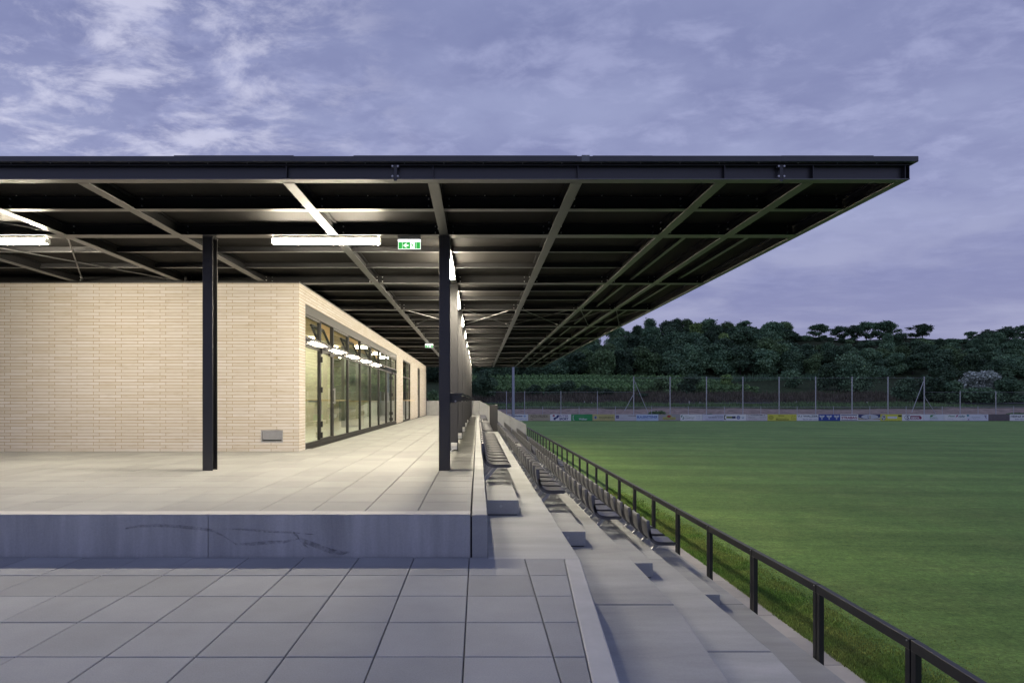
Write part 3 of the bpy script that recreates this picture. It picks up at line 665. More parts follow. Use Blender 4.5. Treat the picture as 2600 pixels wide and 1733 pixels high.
q = MB(); q.box(-14, BX+.006, BY0-.006, BY0-.001, WT-.03, WT+.008); q.box(BX+.0005, BX+.006, BY0-.001, BY1, WT-.02, WT+.008); q.build('wall_flashing', M['trim'], ch)
q = MB(); q.box(-14, BX, BY1-.3+.3, BY1+.3, T+.002, WT); q.build('rear_wall', M['brick'], ch)
# waste flap
vt = MB(); e = .03; yv = BY0-.006
vt.box(vx0, vx1, yv, yv+.012, vz1-e, vz1); vt.box(vx0, vx1, yv, yv+.012, vz0, vz0+e); vt.box(vx0, vx0+e, yv, yv+.012, vz0+e, vz1-e); vt.box(vx1-e, vx1, yv, yv+.012, vz0+e, vz1-e)
vo = vt.build('wall_hatch', M['stain'], ch, .002)
q = MB(); q.box(vx0+e, vx1-e, BY0+.09, BY0+.1, vz0+e, vz1-e); q.build('hatch_recess', M['dark'], vo)
q = MB(); q.prism([(vx0+e+.004,BY0+.002,vz1-e),(vx1-e-.004,BY0+.002,vz1-e),(vx1-e-.004,BY0+.004,vz0+.055),(vx0+e+.004,BY0+.004,vz0+.055)], [(vx0+e+.004,BY0+.010,vz1-e),(vx1-e-.004,BY0+.010,vz1-e),(vx1-e-.004,BY0+.012,vz0+.055),(vx0+e+.004,BY0+.012,vz0+.055)]); q.build('hatch_flap', M['stain'], vo)
# glazing
GX = BX-.06
TRZ = 2.62; HD = 3.26
mull = [12.18, 13.46, 14.66, 16.38, 18.10, 19.82, 21.54, 23.30, 24.62, 25.95]
q = MB(); q.box(GX-.06, GX+.05, 12.185, 25.945, HD, 3.458); q.box(GX-.06, GX+.045, 12.185, 25.945, T+.004, T+.075)
q.build('glazing_header', M['trim'], ch)
def frame(y0, y1, z0, z1, w=.045, dx=0, d=.06):
    q = MB(); x0, x1 = GX-.03+dx, GX-.03+d+dx
    q.box(x0, x1, y0, y0+w, z0, z1); q.box(x0, x1, y1-w, y1, z0, z1); q.box(x0, x1, y0+w, y1-w, z0, z0+w); q.box(x0, x1, y0+w, y1-w, z1-w, z1); return q
def pane(y0, y1, z0, z1, par, w=.043):
    q = MB(); q.box(GX-.006, GX, y0+w, y1-w, z0+w, z1-w); q.build('pane', M['glass'], par)
TR = mat('transom_metal', (.035,.035,.038), .05, .1, 6, ior=1.6)
q = MB(); q.box(GX-.035, GX+.055, 12.19, 25.94, TRZ, TRZ+.135); q.build('transom_rail', TR, ch)
for k in range(9):
    a, b_ = mull[k]+.004, mull[k+1]-.004
    # upper light
    if k in (1, 3, 5):
        fr = MB(); fr.box(GX-.05, GX+.04, a, a+.035, TRZ+.137, HD-.002); fr.build('window_jamb', M['trim'], ch); fr = MB(); fr.box(GX-.05, GX+.04, b_-.035, b_, TRZ+.137, HD-.002); fr.build('window_jamb', M['trim'], ch)
        ang = math.radians(24); hh = HD-TRZ-.145; y0, y1 = a+.038, b_-.038
        def PT(u, v, n_): # u along y, v up the sash, n_ thickness toward -x (opens inwards)
            return (GX+.01 - v*math.sin(ang) - n_*math.cos(ang), u, TRZ+.14 + v*math.cos(ang) - n_*math.sin(ang))
        s_ = MB(); w = .06
        for (u0, u1, v0, v1) in ((y0, y0+w, 0, hh), (y1-w, y1, 0, hh), (y0+w, y1-w, 0, w), (y0+w, y1-w, hh-w, hh)):
            s_.prism([PT(u0,v0,0),PT(u1,v0,0),PT(u1,v1,0),PT(u0,v1,0)], [PT(u0,v0,.05),PT(u1,v0,.05),PT(u1,v1,.05),PT(u0,v1,.05)])
        so = s_.build('tilted_sash', M['trim'], ch)
        g_ = MB(); g_.prism([PT(y0+w,w,.02),PT(y1-w,w,.02),PT(y1-w,hh-w,.02),PT(y0+w,hh-w,.02)], [PT(y0+w,w,.026),PT(y1-w,w,.026),PT(y1-w,hh-w,.026),PT(y0+w,hh-w,.026)]); g_.build('pane', M['glass'], so)
    else:
        fo = frame(a, b_, TRZ+.137, HD-.002).build('window_frame', M['trim'], ch); pane(a, b_, TRZ+.137, HD-.002, fo)
    # lower light or door
    door = k in (1, 7)
    fo = frame(a, b_, T+.078, TRZ-.002, .07 if door else .045).build('door' if door else 'window_frame', M['trim'], ch); pane(a, b_, T+.078, TRZ-.002, fo, .068 if door else .043)
    if door:
        h_ = MB(); ys_ = b_-.035 if k == 1 else a+.035
        h_.bar((GX+.075, ys_, T+.95), (GX+.075, ys_, T+1.35), .025, .025, 0, (1,0,0)); h_.box(GX+.03, GX+.08, ys_-.01, ys_+.01, T+.97, T+1.0); h_.box(GX+.03, GX+.08, ys_-.01, ys_+.01, T+1.30, T+1.33); h_.build('handle', M['stain'], fo)
        yh = a+.01 if k == 1 else b_-.01
        for zz in (.10, .35, 1.15, 1.85, 2.05):
            h_ = MB(); h_.box(GX+.031, GX+.075, yh-.02, yh+.035, T+.07+zz, T+.07+zz+.13); h_.build('hinge', M['dark'], fo)
        if k == 1:
            h_ = MB(); h_.box(GX+.031, GX+.08, b_-.5, b_-.1, T+2.12, T+2.19); h_.build('door_closer', M['dark'], fo)
            h_ = MB(); h_.box(GX-.30, GX-.27, a+.1, b_-.1, T+1.0, T+1.04); h_.build('push_bar', M['stain'], fo)
# serving hatch + door further along
fo = frame(28.07, 31.24, T+.004, 3.418, .06).build('window_frame', M['trim'], ch); pane(28.07, 31.24, T+.004, 3.418, fo)
q = MB(); q.box(GX-.03, GX+.03, 29.62, 29.68, T+.065, 3.357); q.box(GX-.031, GX+.031, 28.131, 31.179, 2.55, 2.61); q.build('mullion', M['trim'], fo)
q = MB(); q.box(GX-.02, BX+.22, 28.0, 31.3, 1.40, 1.435); q.build('serving_shelf', M['wood'], ch, .004)
fo = frame(34.905, 36.395, T+.004, 3.398, .07).build('door', M['trim'], ch); pane(34.905, 36.395, T+.004, 3.398, fo, .068)
q = MB(); q.box(GX+.035, GX+.07, 35.05, 35.08, T+.95, T+1.35); q.build('handle', M['stain'], fo)
# the rooms behind the glass
q = MB(); q.box(-9.4, BX-.302, BY0+.302, BY1-.01, T-.04, T+.001); q.build('room_floor', M['roomf'], ch)
q = MB(); q.box(-9.4, BX-.302, BY0+.302, BY1-.01, 3.52, 3.60); q.build('room_ceiling', M['roomc'], ch)
q = MB(); q.box(-9.5, -9.4, BY0+.302, BY1-.01, T+.002, 3.51); q.box(-9.39, BX-.31, BY0+.304, BY0+.33, T+.002, 3.51)
q.box(-9.39, -5.15, 20.3, 20.42, T+.002, 3.515); q.build('room_wall', M['room'], ch)
q = MB(); q.box(-9.39, BX-.31, 29.0, 29.12, T+.002, 3.515); q.box(-5.26, -5.15, 22.3, 28.99, T+.002, 3.515); q.build('room_partition', M['dull'], ch)
q = MB(); 
for yy in (13.6, 16.6, 19.2, 22.4, 25.4, 27.6): q.box(-6.6, -5.4 if yy > 20.4 and False else -5.45, yy-.12, yy+.12, 3.44, 3.50)
for yy in (22.4, 25.4, 27.8): q.box(-4.7, -4.3, yy-.12, yy+.12, 3.44, 3.50)
q.box(-5.5, -4.6, 30.6, 30.8, 3.44, 3.50)
q.build('ceiling_lamp', M['rlamp'], ch)
# table and benches inside (seen through the panes)
tb = thing('bar_table', 'pale wooden bar table standing inside behind the glass front', 'table', (-5.0, 18.4, T))
q = MB(); q.box(-5.3, -4.4, 17.4, 20.0, T+1.02, T+1.06); q.build('table_top', M['wood'], tb)
for yy in (17.6, 19.8):
    q = MB(); q.box(-4.95, -4.75, yy-.03, yy+.03, T+.002, T+1.018); q.build('leg', M['room'], tb)
tb = thing('counter_unit', 'low pale counter unit inside near the far end of the glass front', 'counter', (-4.7, 23.5, T))
q = MB(); q.box(-5.1, -4.45, 22.6, 25.6, T+.05, T+.98); q.build('cabinet', M['room'], tb)
q = MB(); q.box(-5.12, -4.40, 22.58, 25.62, T+.985, T+1.02); q.build('worktop', M['wood'], tb)

# ---------------------------------------------------------------- end walls of the stand
ew = thing('stand_end_wall', 'pale concrete end wall stepping down beside the far end of the seats', 'wall', (1.5, Y_END, T))
slope = .50; xk = .12
def topz(x): return 1.345 if x < xk else 1.345 - slope*(x-xk)
xsw = [BX, -1.8, xk, 1.0, 2.3, 3.45]
for a, b_ in zip(xsw[:-1], xsw[1:]):
    q = MB(); lo = FZ-.1 if a >= 0 else T-.3
    q.prism([(a+.006,Y_END,lo),(b_-.006,Y_END,lo),(b_-.006,Y_END,topz(b_)),(a+.006,Y_END,topz(a))], [(a+.006,Y_END+.18,lo),(b_-.006,Y_END+.18,lo),(b_-.006,Y_END+.18,topz(b_)),(a+.006,Y_END+.18,topz(a))]); q.build('wall_panel', M['kerb'], ew)
    q = MB(); q.prism([(a,Y_END-.015,topz(a)+.003),(b_,Y_END-.015,topz(b_)+.003),(b_,Y_END-.015,topz(b_)+.045),(a,Y_END-.015,topz(a)+.045)], [(a,Y_END+.195,topz(a)+.003),(b_,Y_END+.195,topz(b_)+.003),(b_,Y_END+.195,topz(b_)+.045),(a,Y_END+.195,topz(a)+.045)]); q.build('coping', M['galv'], ew)
# dark screen and white rail in the top row
ds = thing('dark_screen_panel', 'tall dark metal screen panel standing on the top tier beyond the seats', 'screen', (.73, 26.4, 0))
q = MB(); q.box(.545, .915, 26.4, 27.9, .002, 1.20); q.build('panel', M['steel'], ds, .004)
q = MB(); q.box(.80, .90, 26.42, 26.6, 1.202, 1.225); q.build('latch', M['pvc'], ds)
wr = thing('white_guard_rail', 'white tubular guard rail around the gap in the top seat row', 'guard rail', (.5, 26.3, 0))
q = MB(); q.box(.50, .53, 26.32, 26.35, .002, 1.13); q.build('post', M['pvc'], wr)
q = MB(); q.box(.205, .499, 26.32, 26.35, .44, .475); q.build('rail', M['pvc'], wr)
q = MB(); q.box(.205, .225, 26.36, 30, .44, .475); q.build('rail', M['pvc'], wr)

# ---------------------------------------------------------------- seats
def seat_mesh():
    prof = [(.012,.775),(.014,.70),(.020,.63),(.032,.565),(.052,.515),(.085,.482),(.130,.466),(.190,.460),(.260,.460),(.330,.461),(.385,.458),(.412,.446),(.422,.428)]
    wid =  [.33,.38,.39,.39,.39,.395,.40,.40,.40,.40,.395,.375,.33]
    n = 9; q = MB(); P = len(prof); V = []
    nr = []
    for k in range(P):
        a = prof[max(k-1,0)]; b_ = prof[min(k+1,P-1)]; d = Vector((b_[0]-a[0], b_[1]-a[1])).normalized(); nr.append(Vector((d.y, -d.x)))  # pointing under / behind
    def ring(off):
        out = []
        for k in range(P):
            for i in range(n):
                u = -1 + 2*i/(n-1); yy = u*wid[k]/2
                dish = (.018 if k < 5 else .012)*(1-u*u)
                nn = nr[k]
                if abs(u) > .99: e_ = off*1.25
                else: e_ = off
                x = prof[k][0] + nn.x*(dish+e_)*(1) ; z = prof[k][1] + nn.y*(dish+e_)
                out.append((x, yy, z))
        return out
    A = ring(0.0); B = ring(.026)
    b0 = 0; q.v = A + B; o = P*n
    def add(f, sm=True): q.f.append(f); q.m.append(0); q.t.append(.5); q.smooth.append(sm)
    for k in range(P-1):
        for i in range(n-1):
            a = k*n+i; add((a, a+1, a+n+1, a+n)); add((o+a, o+a+n, o+a+n+1, o+a+1))
    for k in range(P-1):
        a = k*n; add((a, a+n, o+a+n, o+a), False); a = k*n+n-1; add((a, o+a, o+a+n, a+n), False)
    for i in range(n-1):
        add((i, o+i, o+i+1, i+1), False); a = (P-1)*n+i; add((a, a+1, o+a+1, o+a), False)
    # side skirts give the shell its thick edge
    for s_ in (-1, 1):
        y0 = s_*.218
        for k in range(P-1):
            pa, pb = prof[k], prof[k+1]; na, nb = nr[k], nr[k+1]; w0, w1 = s_*wid[k]/2, s_*wid[k+1]/2; t_ = .050
            q.poly([(pa[0],w0,pa[1]),(pb[0],w1,pb[1]),(pb[0]+nb.x*t_,w1,pb[1]+nb.y*t_),(pa[0]+na.x*t_,w0,pa[1]+na.y*t_),
                    (pa[0],w0-s_*.010,pa[1]),(pb[0],w1-s_*.010,pb[1]),(pb[0]+nb.x*t_,w1-s_*.010,pb[1]+nb.y*t_),(pa[0]+na.x*t_,w0-s_*.010,pa[1]+na.y*t_)],
                   [(0,1,2,3),(7,6,5,4),(3,2,6,7)], 0, .5, False)
    # grip cut below the top edge
    return q
def make_seat():
    t = thing('stadium_seat', 'x', 'seat', (0, 0, 0))
    sh = seat_mesh().build('seat_shell', M['seat'], t, world=False)
    q = MB(); q.box(.0015, .014, -.04, .04, .13, .27); q.bar((.012, 0, .20), (.195, 0, .405), .045, .045, 0, (0,1,0)); q.box(.10, .33, -.05, .05, .405, .432); q.build('bracket', M['galv'], t, world=False)
    q = MB(); q.box(.365, .395, -.05, .05, .395, .432); q.build('pan_stop', M['dark'], t, world=False)
    return t
seat0 = make_seat(); used = [False]
sections = [(8.70, 16, 'near block'), (18.86, 19, 'middle block'), (30.75, 14, 'far block')]
pt = .54
for k in range(4):
    for si, (ya, n, bn) in enumerate(sections):
        for j in range(n):
            y = ya + .22 + j*pt
            if k == 0 and si == 1 and 25.9 < y < 28.5: continue
            if j == 0 and si == 0: lab = f'grey plastic seat at the open near end of the {rown[k]} row'
            elif j == 0: lab = f'first grey plastic seat of the {rown[k]} row after the aisle in the {bn}'
            elif j == n-1: lab = f'last grey plastic seat of the {rown[k]} row in the {bn}'
            elif j == 1 and si == 0: lab = f'second grey plastic seat from the near end of the {rown[k]} row'
            else: lab = f'grey plastic seat inside the {rown[k]} row of the {bn}'
            grp = f'grey seats of the {rown[k]} row, {bn}'
            loc = (TX[k], y, TZ[k])
            if not used[0]: seat0.location = loc; seat0['label'] = lab; seat0['group'] = grp; used[0] = True
            else: dup(seat0, loc, label=lab, group=grp)

# ---------------------------------------------------------------- railing on the pitch side
RZ = -.422; RX = 3.425; pit = 1.365
def panel(name_label, y0, y1, x0=RX, x1=RX, first=None):
    t = thing('railing_panel', name_label, 'railing', (x0, y0, TZ[3]), 'black railing panels along the pitch')
    q = MB(); g_ = .006
    q.prism([(x0-.02,y0+g_,RZ-.085),(x0+.035,y0+g_,RZ-.085),(x0+.035,y0+g_,RZ),(x0-.02,y0+g_,RZ)], [(x1-.02,y1-g_,RZ-.085),(x1+.035,y1-g_,RZ-.085),(x1+.035,y1-g_,RZ),(x1-.02,y1-g_,RZ)]); q.build('top_rail', M['rail'], t, .003)
    for (yy, xx) in ((y0+g_, x0), (y1-g_-.05, x1)):
        q = MB(); q.box(xx-.018, xx+.03, yy, yy+.05, TZ[3]-.22, RZ-.0855); q.build('post', M['rail'], t, .002)
    q = MB(); q.tube((x0-.02, y0+.03, RZ-.02), (x0-.026, y0+.03, RZ-.02), .007, 6); q.tube((x0-.019, y0+.03, TZ[3]-.03), (x0-.027, y0+.03, TZ[3]-.03), .009, 6); q.build('bolts', M['bolt'], t)
    return t
ys = [7.19 + pit*k for k in range(-1, 25)]
nm = ['nearest full', 'second nearest', 'third nearest', 'fourth nearest', 'fifth nearest']
for k in range(len(ys)-1):
    lab = f'black steel railing panel by the pitch, {nm[k]} panel past the bend' if k < 5 else 'black steel railing panel in the long run along the pitch'
    panel(lab, ys[k], ys[k+1])
yb = ys[0]
xb = lambda y: RX - BEND*(5.1-y) if y < 5.1 else RX
panel('black steel railing panel at the bend, its top rail angling towards the camera', yb-1.34, yb, xb(yb-1.34), RX)
panel('black steel railing panel running out of the frame at the lower right corner', yb-2.68, yb-1.34, xb(yb-2.68), xb(yb-1.34))
panel('closest black steel railing panel, mostly outside the frame', yb-4.0, yb-2.68, xb(yb-4.0), xb(yb-2.68))

# ---------------------------------------------------------------- advertising boards beyond the pitch
YB = 83.6; BS = YB/F
flat = {}
def paint(c):
    key = tuple(round(v, 3) for v in c)
    if key not in flat: flat[key] = mat('board_paint', c, .55, .05, 2)
    return flat[key]
def text_mesh(parent, s, x0, x1, z0, z1, y, col, bold=0.0, shear=0.0, name='lettering'):
    ln = s.split('\n')
    for k, l_ in enumerate(ln):
        h = (z1-z0)/len(ln); zz = z1-(k+1)*h; text_line(parent, l_, x0, x1, zz+(.12*h if len(ln) > 1 else 0), zz+h*(1 if len(ln) == 1 else .85), y, col, bold, shear, name)
def text_line(parent, s, x0, x1, z0, z1, y, col, bold=0.0, shear=0.0, name='lettering'):
    cu = bpy.data.curves.new('t', 'FONT'); cu.body = s; cu.offset = bold; cu.shear = shear; cu.resolution_u = 3
    ob = bpy.data.objects.new('t', cu); COL.objects.link(ob); dg = bpy.context.evaluated_depsgraph_get(); dg.update()
    me = bpy.data.meshes.new_from_object(ob.evaluated_get(dg)); bpy.data.objects.remove(ob); bpy.data.curves.remove(cu)
    n = len(me.vertices); co = np.zeros(n*3); me.vertices.foreach_get('co', co); co = co.reshape(-1, 3)
    mn = co.min(0); mx = co.max(0); out = np.zeros_like(co); off = root_loc(parent)
    out[:,0] = x0 + (co[:,0]-mn[0])/(mx[0]-mn[0])*(x1-x0) - off.x; out[:,1] = y - off.y; out[:,2] = z0 + (co[:,1]-mn[1])/(mx[1]-mn[1])*(z1-z0) - off.z
    me.vertices.foreach_set('co', out.reshape(-1)); me.materials.clear(); me.materials.append(paint(col)); me.name = name; me.update()
    o = bpy.data.objects.new(name, me); COL.objects.link(o); o.parent = parent; return o
W = (.84, .84, .86); BL = (.03, .035, .16); BK = (.03, .03, .035); RD = (.42, .03, .07); YE = (.52, .50, .08); GR = (.03, .24, .08); PB = (.42, .50, .70); GY = (.42, .40, .43)
ZL = H - (1067.6-CY)*BS; ZH = H - (1051.2-CY)*BS
def board(p0, p1, bg, label, items=(), shapes=()):
    x0 = (p0-CX)*BS; x1 = (p1-CX)*BS
    t = thing('advertising_board', label, 'advertising board', ((x0+x1)/2, YB, FZ), 'advertising boards beyond the pitch')
    bg = bg if bg == W else tuple(min(.85, c*1.35) for c in bg); q = MB(); q.box(x0+.012, x1-.012, YB, YB+.03, ZL, ZH); q.build('panel', paint(bg), t)
    q = MB()
    for xx in (x0+.3, x1-.3): q.box(xx-.03, xx+.03, YB+.031, YB+.08, FZ-.05, ZH-.1)
    q.build('support', M['galv'], t)
    u = lambda f: x0 + (x1-x0)*f; v = lambda f: ZL + (ZH-ZL)*f
    for it in items:
        s, a, b_, c, d, col = it[:6]; text_mesh(t, s, u(a), u(b_), v(c), v(d), YB-.006, col, *(it[6:]))
    for k, (pts, col) in enumerate(shapes):
        q = MB(); P = [(u(a), v(b_)) for a, b_ in pts]; yy = YB-.002-.0005*k
        q.prism([(x, yy-.001, z) for x, z in P], [(x, YB-.0002, z) for x, z in P]); q.build('emblem', paint(col), t)
def ell(cx, cy, rx, ry, n=20): return [(cx+rx*math.cos(2*math.pi*i/n), cy+ry*math.sin(2*math.pi*i/n)) for i in range(n)]
def rect(a, b_, c, d): return [(a,c),(b_,c),(b_,d),(a,d)]
board(1232, 1286.5, GY, 'grey board half hidden behind the sloping concrete wall at the left end', [('SPORT', .2, .8, .3, .7, BL, .01)])
board(1287, 1341, W, 'white board with small blue writing behind the floodlight pole', [('FG', .10, .24, .70, .90, BL, .02), ('Wanderer', .36, .74, .62, .86, BL, .03), ('sanitaer  heizung  solar', .36, .95, .18, .34, (.2,.3,.55))], [(ell(.84,.72,.06,.16), (.40,.50,.72))])
board(1341.6, 1396.4, (.36,.31,.22), 'tan board with dark hand lettered pizza writing', [('PIZZA FRUSKA', .10, .88, .48, .88, (.10,.07,.05), 0, .3), ('tel.', .1, .22, .2, .38, (.10,.07,.05))])
board(1396.6, 1450, W, 'white board reading INTER SPORT with a dark blue swoosh', [('INTER', .44, .87, .55, .90, (.22,.10,.30), .008), ('SPORT', .44, .87, .10, .46, BL, .035)], [([(.17,.15),(.17,.45),(.30,.60),(.33,.88),(.43,.90),(.43,.70),(.38,.45),(.27,.30),(.25,.10)], BL), (ell(.175,.78,.055,.17), (.40,.10,.18))])
board(1450.3, 1504.4, GR, 'green board with white lettering beside the white sports shop board', [('Wallner', .36, .75, .12, .42, W, .02), ('Transporte', .2, .62, .55, .80, (.15,.42,.2))], [(rect(.08,.10,.15,.75), W), (rect(.10,.15,.08,.15), W), ([(.08,.75),(.13,.88),(.145,.85),(.10,.72)], W)])
board(1504.7, 1561, (.42,.38,.16), 'pale yellow board with dark letters WANZENBÖCK', [('WANZENBÖCK', .28, .96, .40, .66, (.06,.07,.03), .025), ('gartengestaltung  pflasterungen', .27, .97, .78, .86, (.2,.2,.1)), ('Tel. 02236  -  mobil 0664', .28, .95, .16, .26, (.15,.15,.08))], [(ell(.13,.52,.075,.26), (.36,.38,.42)), ([(.10,.35),(.10,.62),(.16,.70),(.155,.35)], (.08,.10,.22))])
board(1561.3, 1615, (.44,.43,.47), 'light grey board with a purple square at its left end', [('helvetia', .62, .90, .72, .86, (.08,.05,.08), .02), ('ihre schweizer versicherung', .2, .55, .35, .45, (.33,.32,.38))], [(rect(.05,.19,.38,.84), (.10,.09,.20)), (rect(.08,.16,.50,.72), (.22,.22,.36)), ([(.91,.70),(.985,.70),(.95,.95)], (.10,.05,.08))])
board(1615.3, 1672, PB, 'pale blue board with blue serif letters BLAUENSTEINER', [('BLAUENSTEINER', .04, .96, .40, .78, (.06,.13,.42), .03), ('gmbh', .4, .55, .10, .20, (.2,.3,.55))], [(rect(.02,.98,.27,.30), (.2,.3,.6))])
board(1672.3, 1727, (.28,.265,.27), 'grey board with a yellow label and red dome emblem', [('weinbau', .22, .76, .22, .48, (.30,.28,.08), .01)], [(rect(.19,.79,.16,.58), (.46,.44,.16)), (ell(.48,.62,.14,.32), (.46,.44,.16)), (ell(.48,.68,.09,.18), (.36,.04,.05))])
board(1727.3, 1782.5, W, 'white board reading KOMPOST with a green leaf ring', [('KOMPOST', .20, .65, .28, .58, (.25,.30,.28), .0), ('gruener', .2, .42, .66, .78, (.2,.4,.3)), ('Tel.: 0664\nerde\nmulch', .73, .92, .2, .85, (.40,.42,.55))], [([(.03,.75),(.07,.88),(.13,.84),(.07,.70),(.08,.50),(.04,.55)], (.04,.20,.14)), ([(.15,.60),(.11,.70),(.13,.40),(.08,.25),(.15,.20),(.16,.45)], (.04,.20,.14))])
board(1782.8, 1838.5, (.50,.50,.58), 'lavender white board with three lines of thin dark writing', [('AUTOHAUS', .58, .95, .66, .80, (.2,.2,.3), .01), ('TEILMEIER GmbH', .26, .95, .42, .62, (.12,.12,.22), .02), ('verkauf - service - werkstaette', .15, .95, .14, .24, (.25,.25,.35))])
board(1838.8, 1894.5, W, 'white board with a dark and yellow key shaped logo and a round blue seal', [('MTS', .18, .38, .42, .62, (.10,.12,.08), .02)], [(rect(.10,.52,.38,.68), (.30,.36,.10)), (rect(.36,.52,.36,.70), (.04,.05,.12)), ([(0,.18),(0,.88),(.09,.88),(.09,.80),(.03,.72),(.03,.32),(.09,.26),(.09,.18)], (.03,.05,.04)), (rect(.10,.20,.60,.66), BK), (ell(.645,.52,.085,.30), (.14,.17,.36)), (ell(.645,.52,.06,.21), (.45,.48,.62)), (rect(.57,.72,.46,.58), (.14,.17,.36)), (ell(.85,.5,.05,.18), (.35,.42,.55)), (ell(.85,.55,.028,.1), W)])
board(1894.8, 1948.5, (.50,.48,.50), 'whitish board covered in rows of small dark writing', [('HAUSTECHNIK GMBH', .20, .78, .80, .93, BK, .02), ('installationen aller art', .1, .42, .42, .52, (.25,.22,.25)), ('gas wasser heizung', .62, .92, .42, .52, (.25,.22,.25)), ('tel 02236 / 12345', .1, .9, .18, .28, (.42,.2,.25))], [(rect(.08,.42,.55,.58), (.3,.2,.25)), (rect(.62,.92,.55,.58), (.3,.2,.25)), ([(.10,.80),(.14,.80),(.12,.93)], BK), ([(.84,.80),(.88,.80),(.86,.93)], BK)])
board(1948.8, 2022.8, YE, 'wide yellow bakery board with dark writing', [('Bäckerei', .38, .57, .68, .92, (.15,.16,.02), .015), ('Konditorei Cafe', .3, .66, .42, .54, (.25,.26,.04)), ('Blauensteiner', .29, .74, .08, .34, (.15,.16,.02), .03), ('Tel\nFax\nMail', .82, .96, .14, .9, (.25,.26,.04))], [(ell(.12,.5,.09,.34), (.42,.40,.05)), (ell(.12,.5,.06,.22), (.48,.46,.07))])
board(2023.1, 2078, W, 'white board reading WALZER with slanted strokes beside it', [('WALZER', .29, .975, .56, .86, (.05,.07,.12), .02), ('Bau für dein Leben', .29, .96, .14, .34, (.22,.26,.38), .01)], [([(.03,.86),(.055,.86),(.10,.58),(.075,.58)], BK), ([(.10,.86),(.125,.86),(.17,.58),(.145,.58)], BK), ([(.20,.58),(.225,.58),(.25,.86),(.225,.86)], BK)])
wing = lambda c: [([(c-.13,.84),(c-.02,.84),(c,.70),(c+.02,.84),(c+.13,.84),(c+.10,.58),(c+.03,.50),(c+.025,.20),(c-.025,.20),(c-.03,.50),(c-.10,.58)], (.60,.63,.70)), (rect(c-.006,c+.006,.3,.84), (.03,.06,.26))]
board(2078.3, 2133.5, (.03,.06,.26), 'dark blue board with three white winged emblems', [], wing(.155)+wing(.49)+wing(.83))
board(2133.8, 2179, W, 'white board reading STRABAG in dark red between two black bars', [('STRABAG', .06, .94, .28, .68, (.30,.02,.09), .03)], [(rect(.04,.94,.82,.93), BL), (rect(.04,.94,.06,.14), BL)])
board(2179.3, 2235.3, W, 'board with a white oval on dark blue above a tan wave', [('L', .43, .49, .38, .88, BL, .02), ('5', .50, .57, .36, .80, (.40,.33,.10), .02)], [([(.0,.52),(.0,1.0),(1,1.0),(1,.55),(.75,.28),(.35,.22)], (.05,.06,.17)), ([(0,.14),(0,.48),(.3,.24),(.7,.24),(1,.42),(1,.14)], (.42,.36,.25)), (ell(.52,.62,.385,.37), (.58,.60,.68))])
board(2235.6, 2290.2, (.50,.50,.06), 'yellow green board with a black and white football', [('helios sportplatz', .36, .75, .45, .58, (.15,.18,.35), .01)], [(ell(.14,.5,.105,.42), (.52,.52,.55)), ([(.16,.74),(.22,.66),(.19,.52),(.14,.55),(.12,.68)], BK), ([(.06,.36),(.10,.40),(.12,.25),(.08,.18)], BK), ([(.20,.32),(.24,.36),(.22,.18),(.18,.20)], BK), ([(.06,.72),(.10,.80),(.07,.60)], BK), (rect(.33,.77,.34,.68), W), (rect(.82,.99,.62,.88), BK)])
board(2290.5, 2345, W, 'white board with a round S emblem and a dark red SEIDL tag', [('SEIDL', .42, .84, .24, .55, W, .03), ('S', .20, .32, .22, .80, (.06,.05,.12), .03)], [(ell(.26,.52,.145,.44), (.06,.05,.12)), (ell(.26,.52,.125,.375), W), ([(.40,.18),(.84,.18),(.91,.35),(.91,.55),(.84,.78),(.40,.78)], (.27,.03,.10)), (rect(.42,.80,.60,.64), W)])
board(2345.3, 2397, (.56,.58,.66), 'white board with a small green swoosh above one short word', [('Bellaflora', .32, .68, .30, .42, (.10,.30,.16), .01), ('gartencenter', .25, .75, .12, .2, (.35,.38,.5))], [([(.30,.58),(.34,.90),(.46,.90),(.66,.80),(.46,.82),(.42,.62)], (.04,.26,.07)), (rect(.30,.66,.49,.53), (.04,.26,.07))])
board(2397.3, 2455, W, 'white board with slanted writing and a red and green emblem', [('Pizza', .18, .46, .60, .86, (.10,.26,.16), .02, .3), ('Helfer', .62, .93, .52, .86, (.05,.16,.22), .02, .35), ('zustellung', .12, .4, .18, .28, (.3,.35,.5)), ('tel 02236', .70, .95, .18, .28, (.3,.35,.5))], [([(.50,.58),(.56,.90),(.62,.90),(.58,.60)], (.35,.05,.18))])
board(2455.3, 2509.6, (.54,.55,.64), 'white board with a teal and pink corner figure and a faint grey word', [('Sonnhof', .22, .62, .44, .66, (.28,.33,.40), 0), ('heuriger', .28, .55, .22, .32, (.35,.38,.5))], [(ell(.04,.82,.06,.16), (.10,.30,.38)), ([(.02,.1),(.08,.34),(.12,.1)], (.34,.18,.22)), ([(.80,.85),(.92,.90),(.90,.5),(.95,.2),(.86,.45)], (.32,.30,.42))])
board(2564, 2622, W, 'white board reading HEINZ KSUP at the right edge of the frame', [('HEINZ KSUP', .04, .92, .52, .82, (.06,.06,.14), .02), ('fuer landschaft', .22, .95, .18, .34, (.15,.17,.3), .01)])
board(2622.5, 2678, YE, 'plain yellow board beyond the right edge of the frame', [('BAU', .3, .7, .25, .75, BK, .02)])
gapm = thing('mesh_banner', 'brown grey windbreak mesh filling the gap between two white boards', 'banner', ((2537-CX)*BS, YB, FZ))
q = MB(); q.box((2510-CX)*BS, (2563.6-CX)*BS, YB+.01, YB+.02, ZL, ZH); q.build('mesh_sheet', mat('brown_mesh', (.15,.125,.14), .8, .25, 5), gapm)
q = MB(); q.box((1225-CX)*BS, (2690-CX)*BS, YB-.05, YB+.09, FZ-.03, ZL-.004)
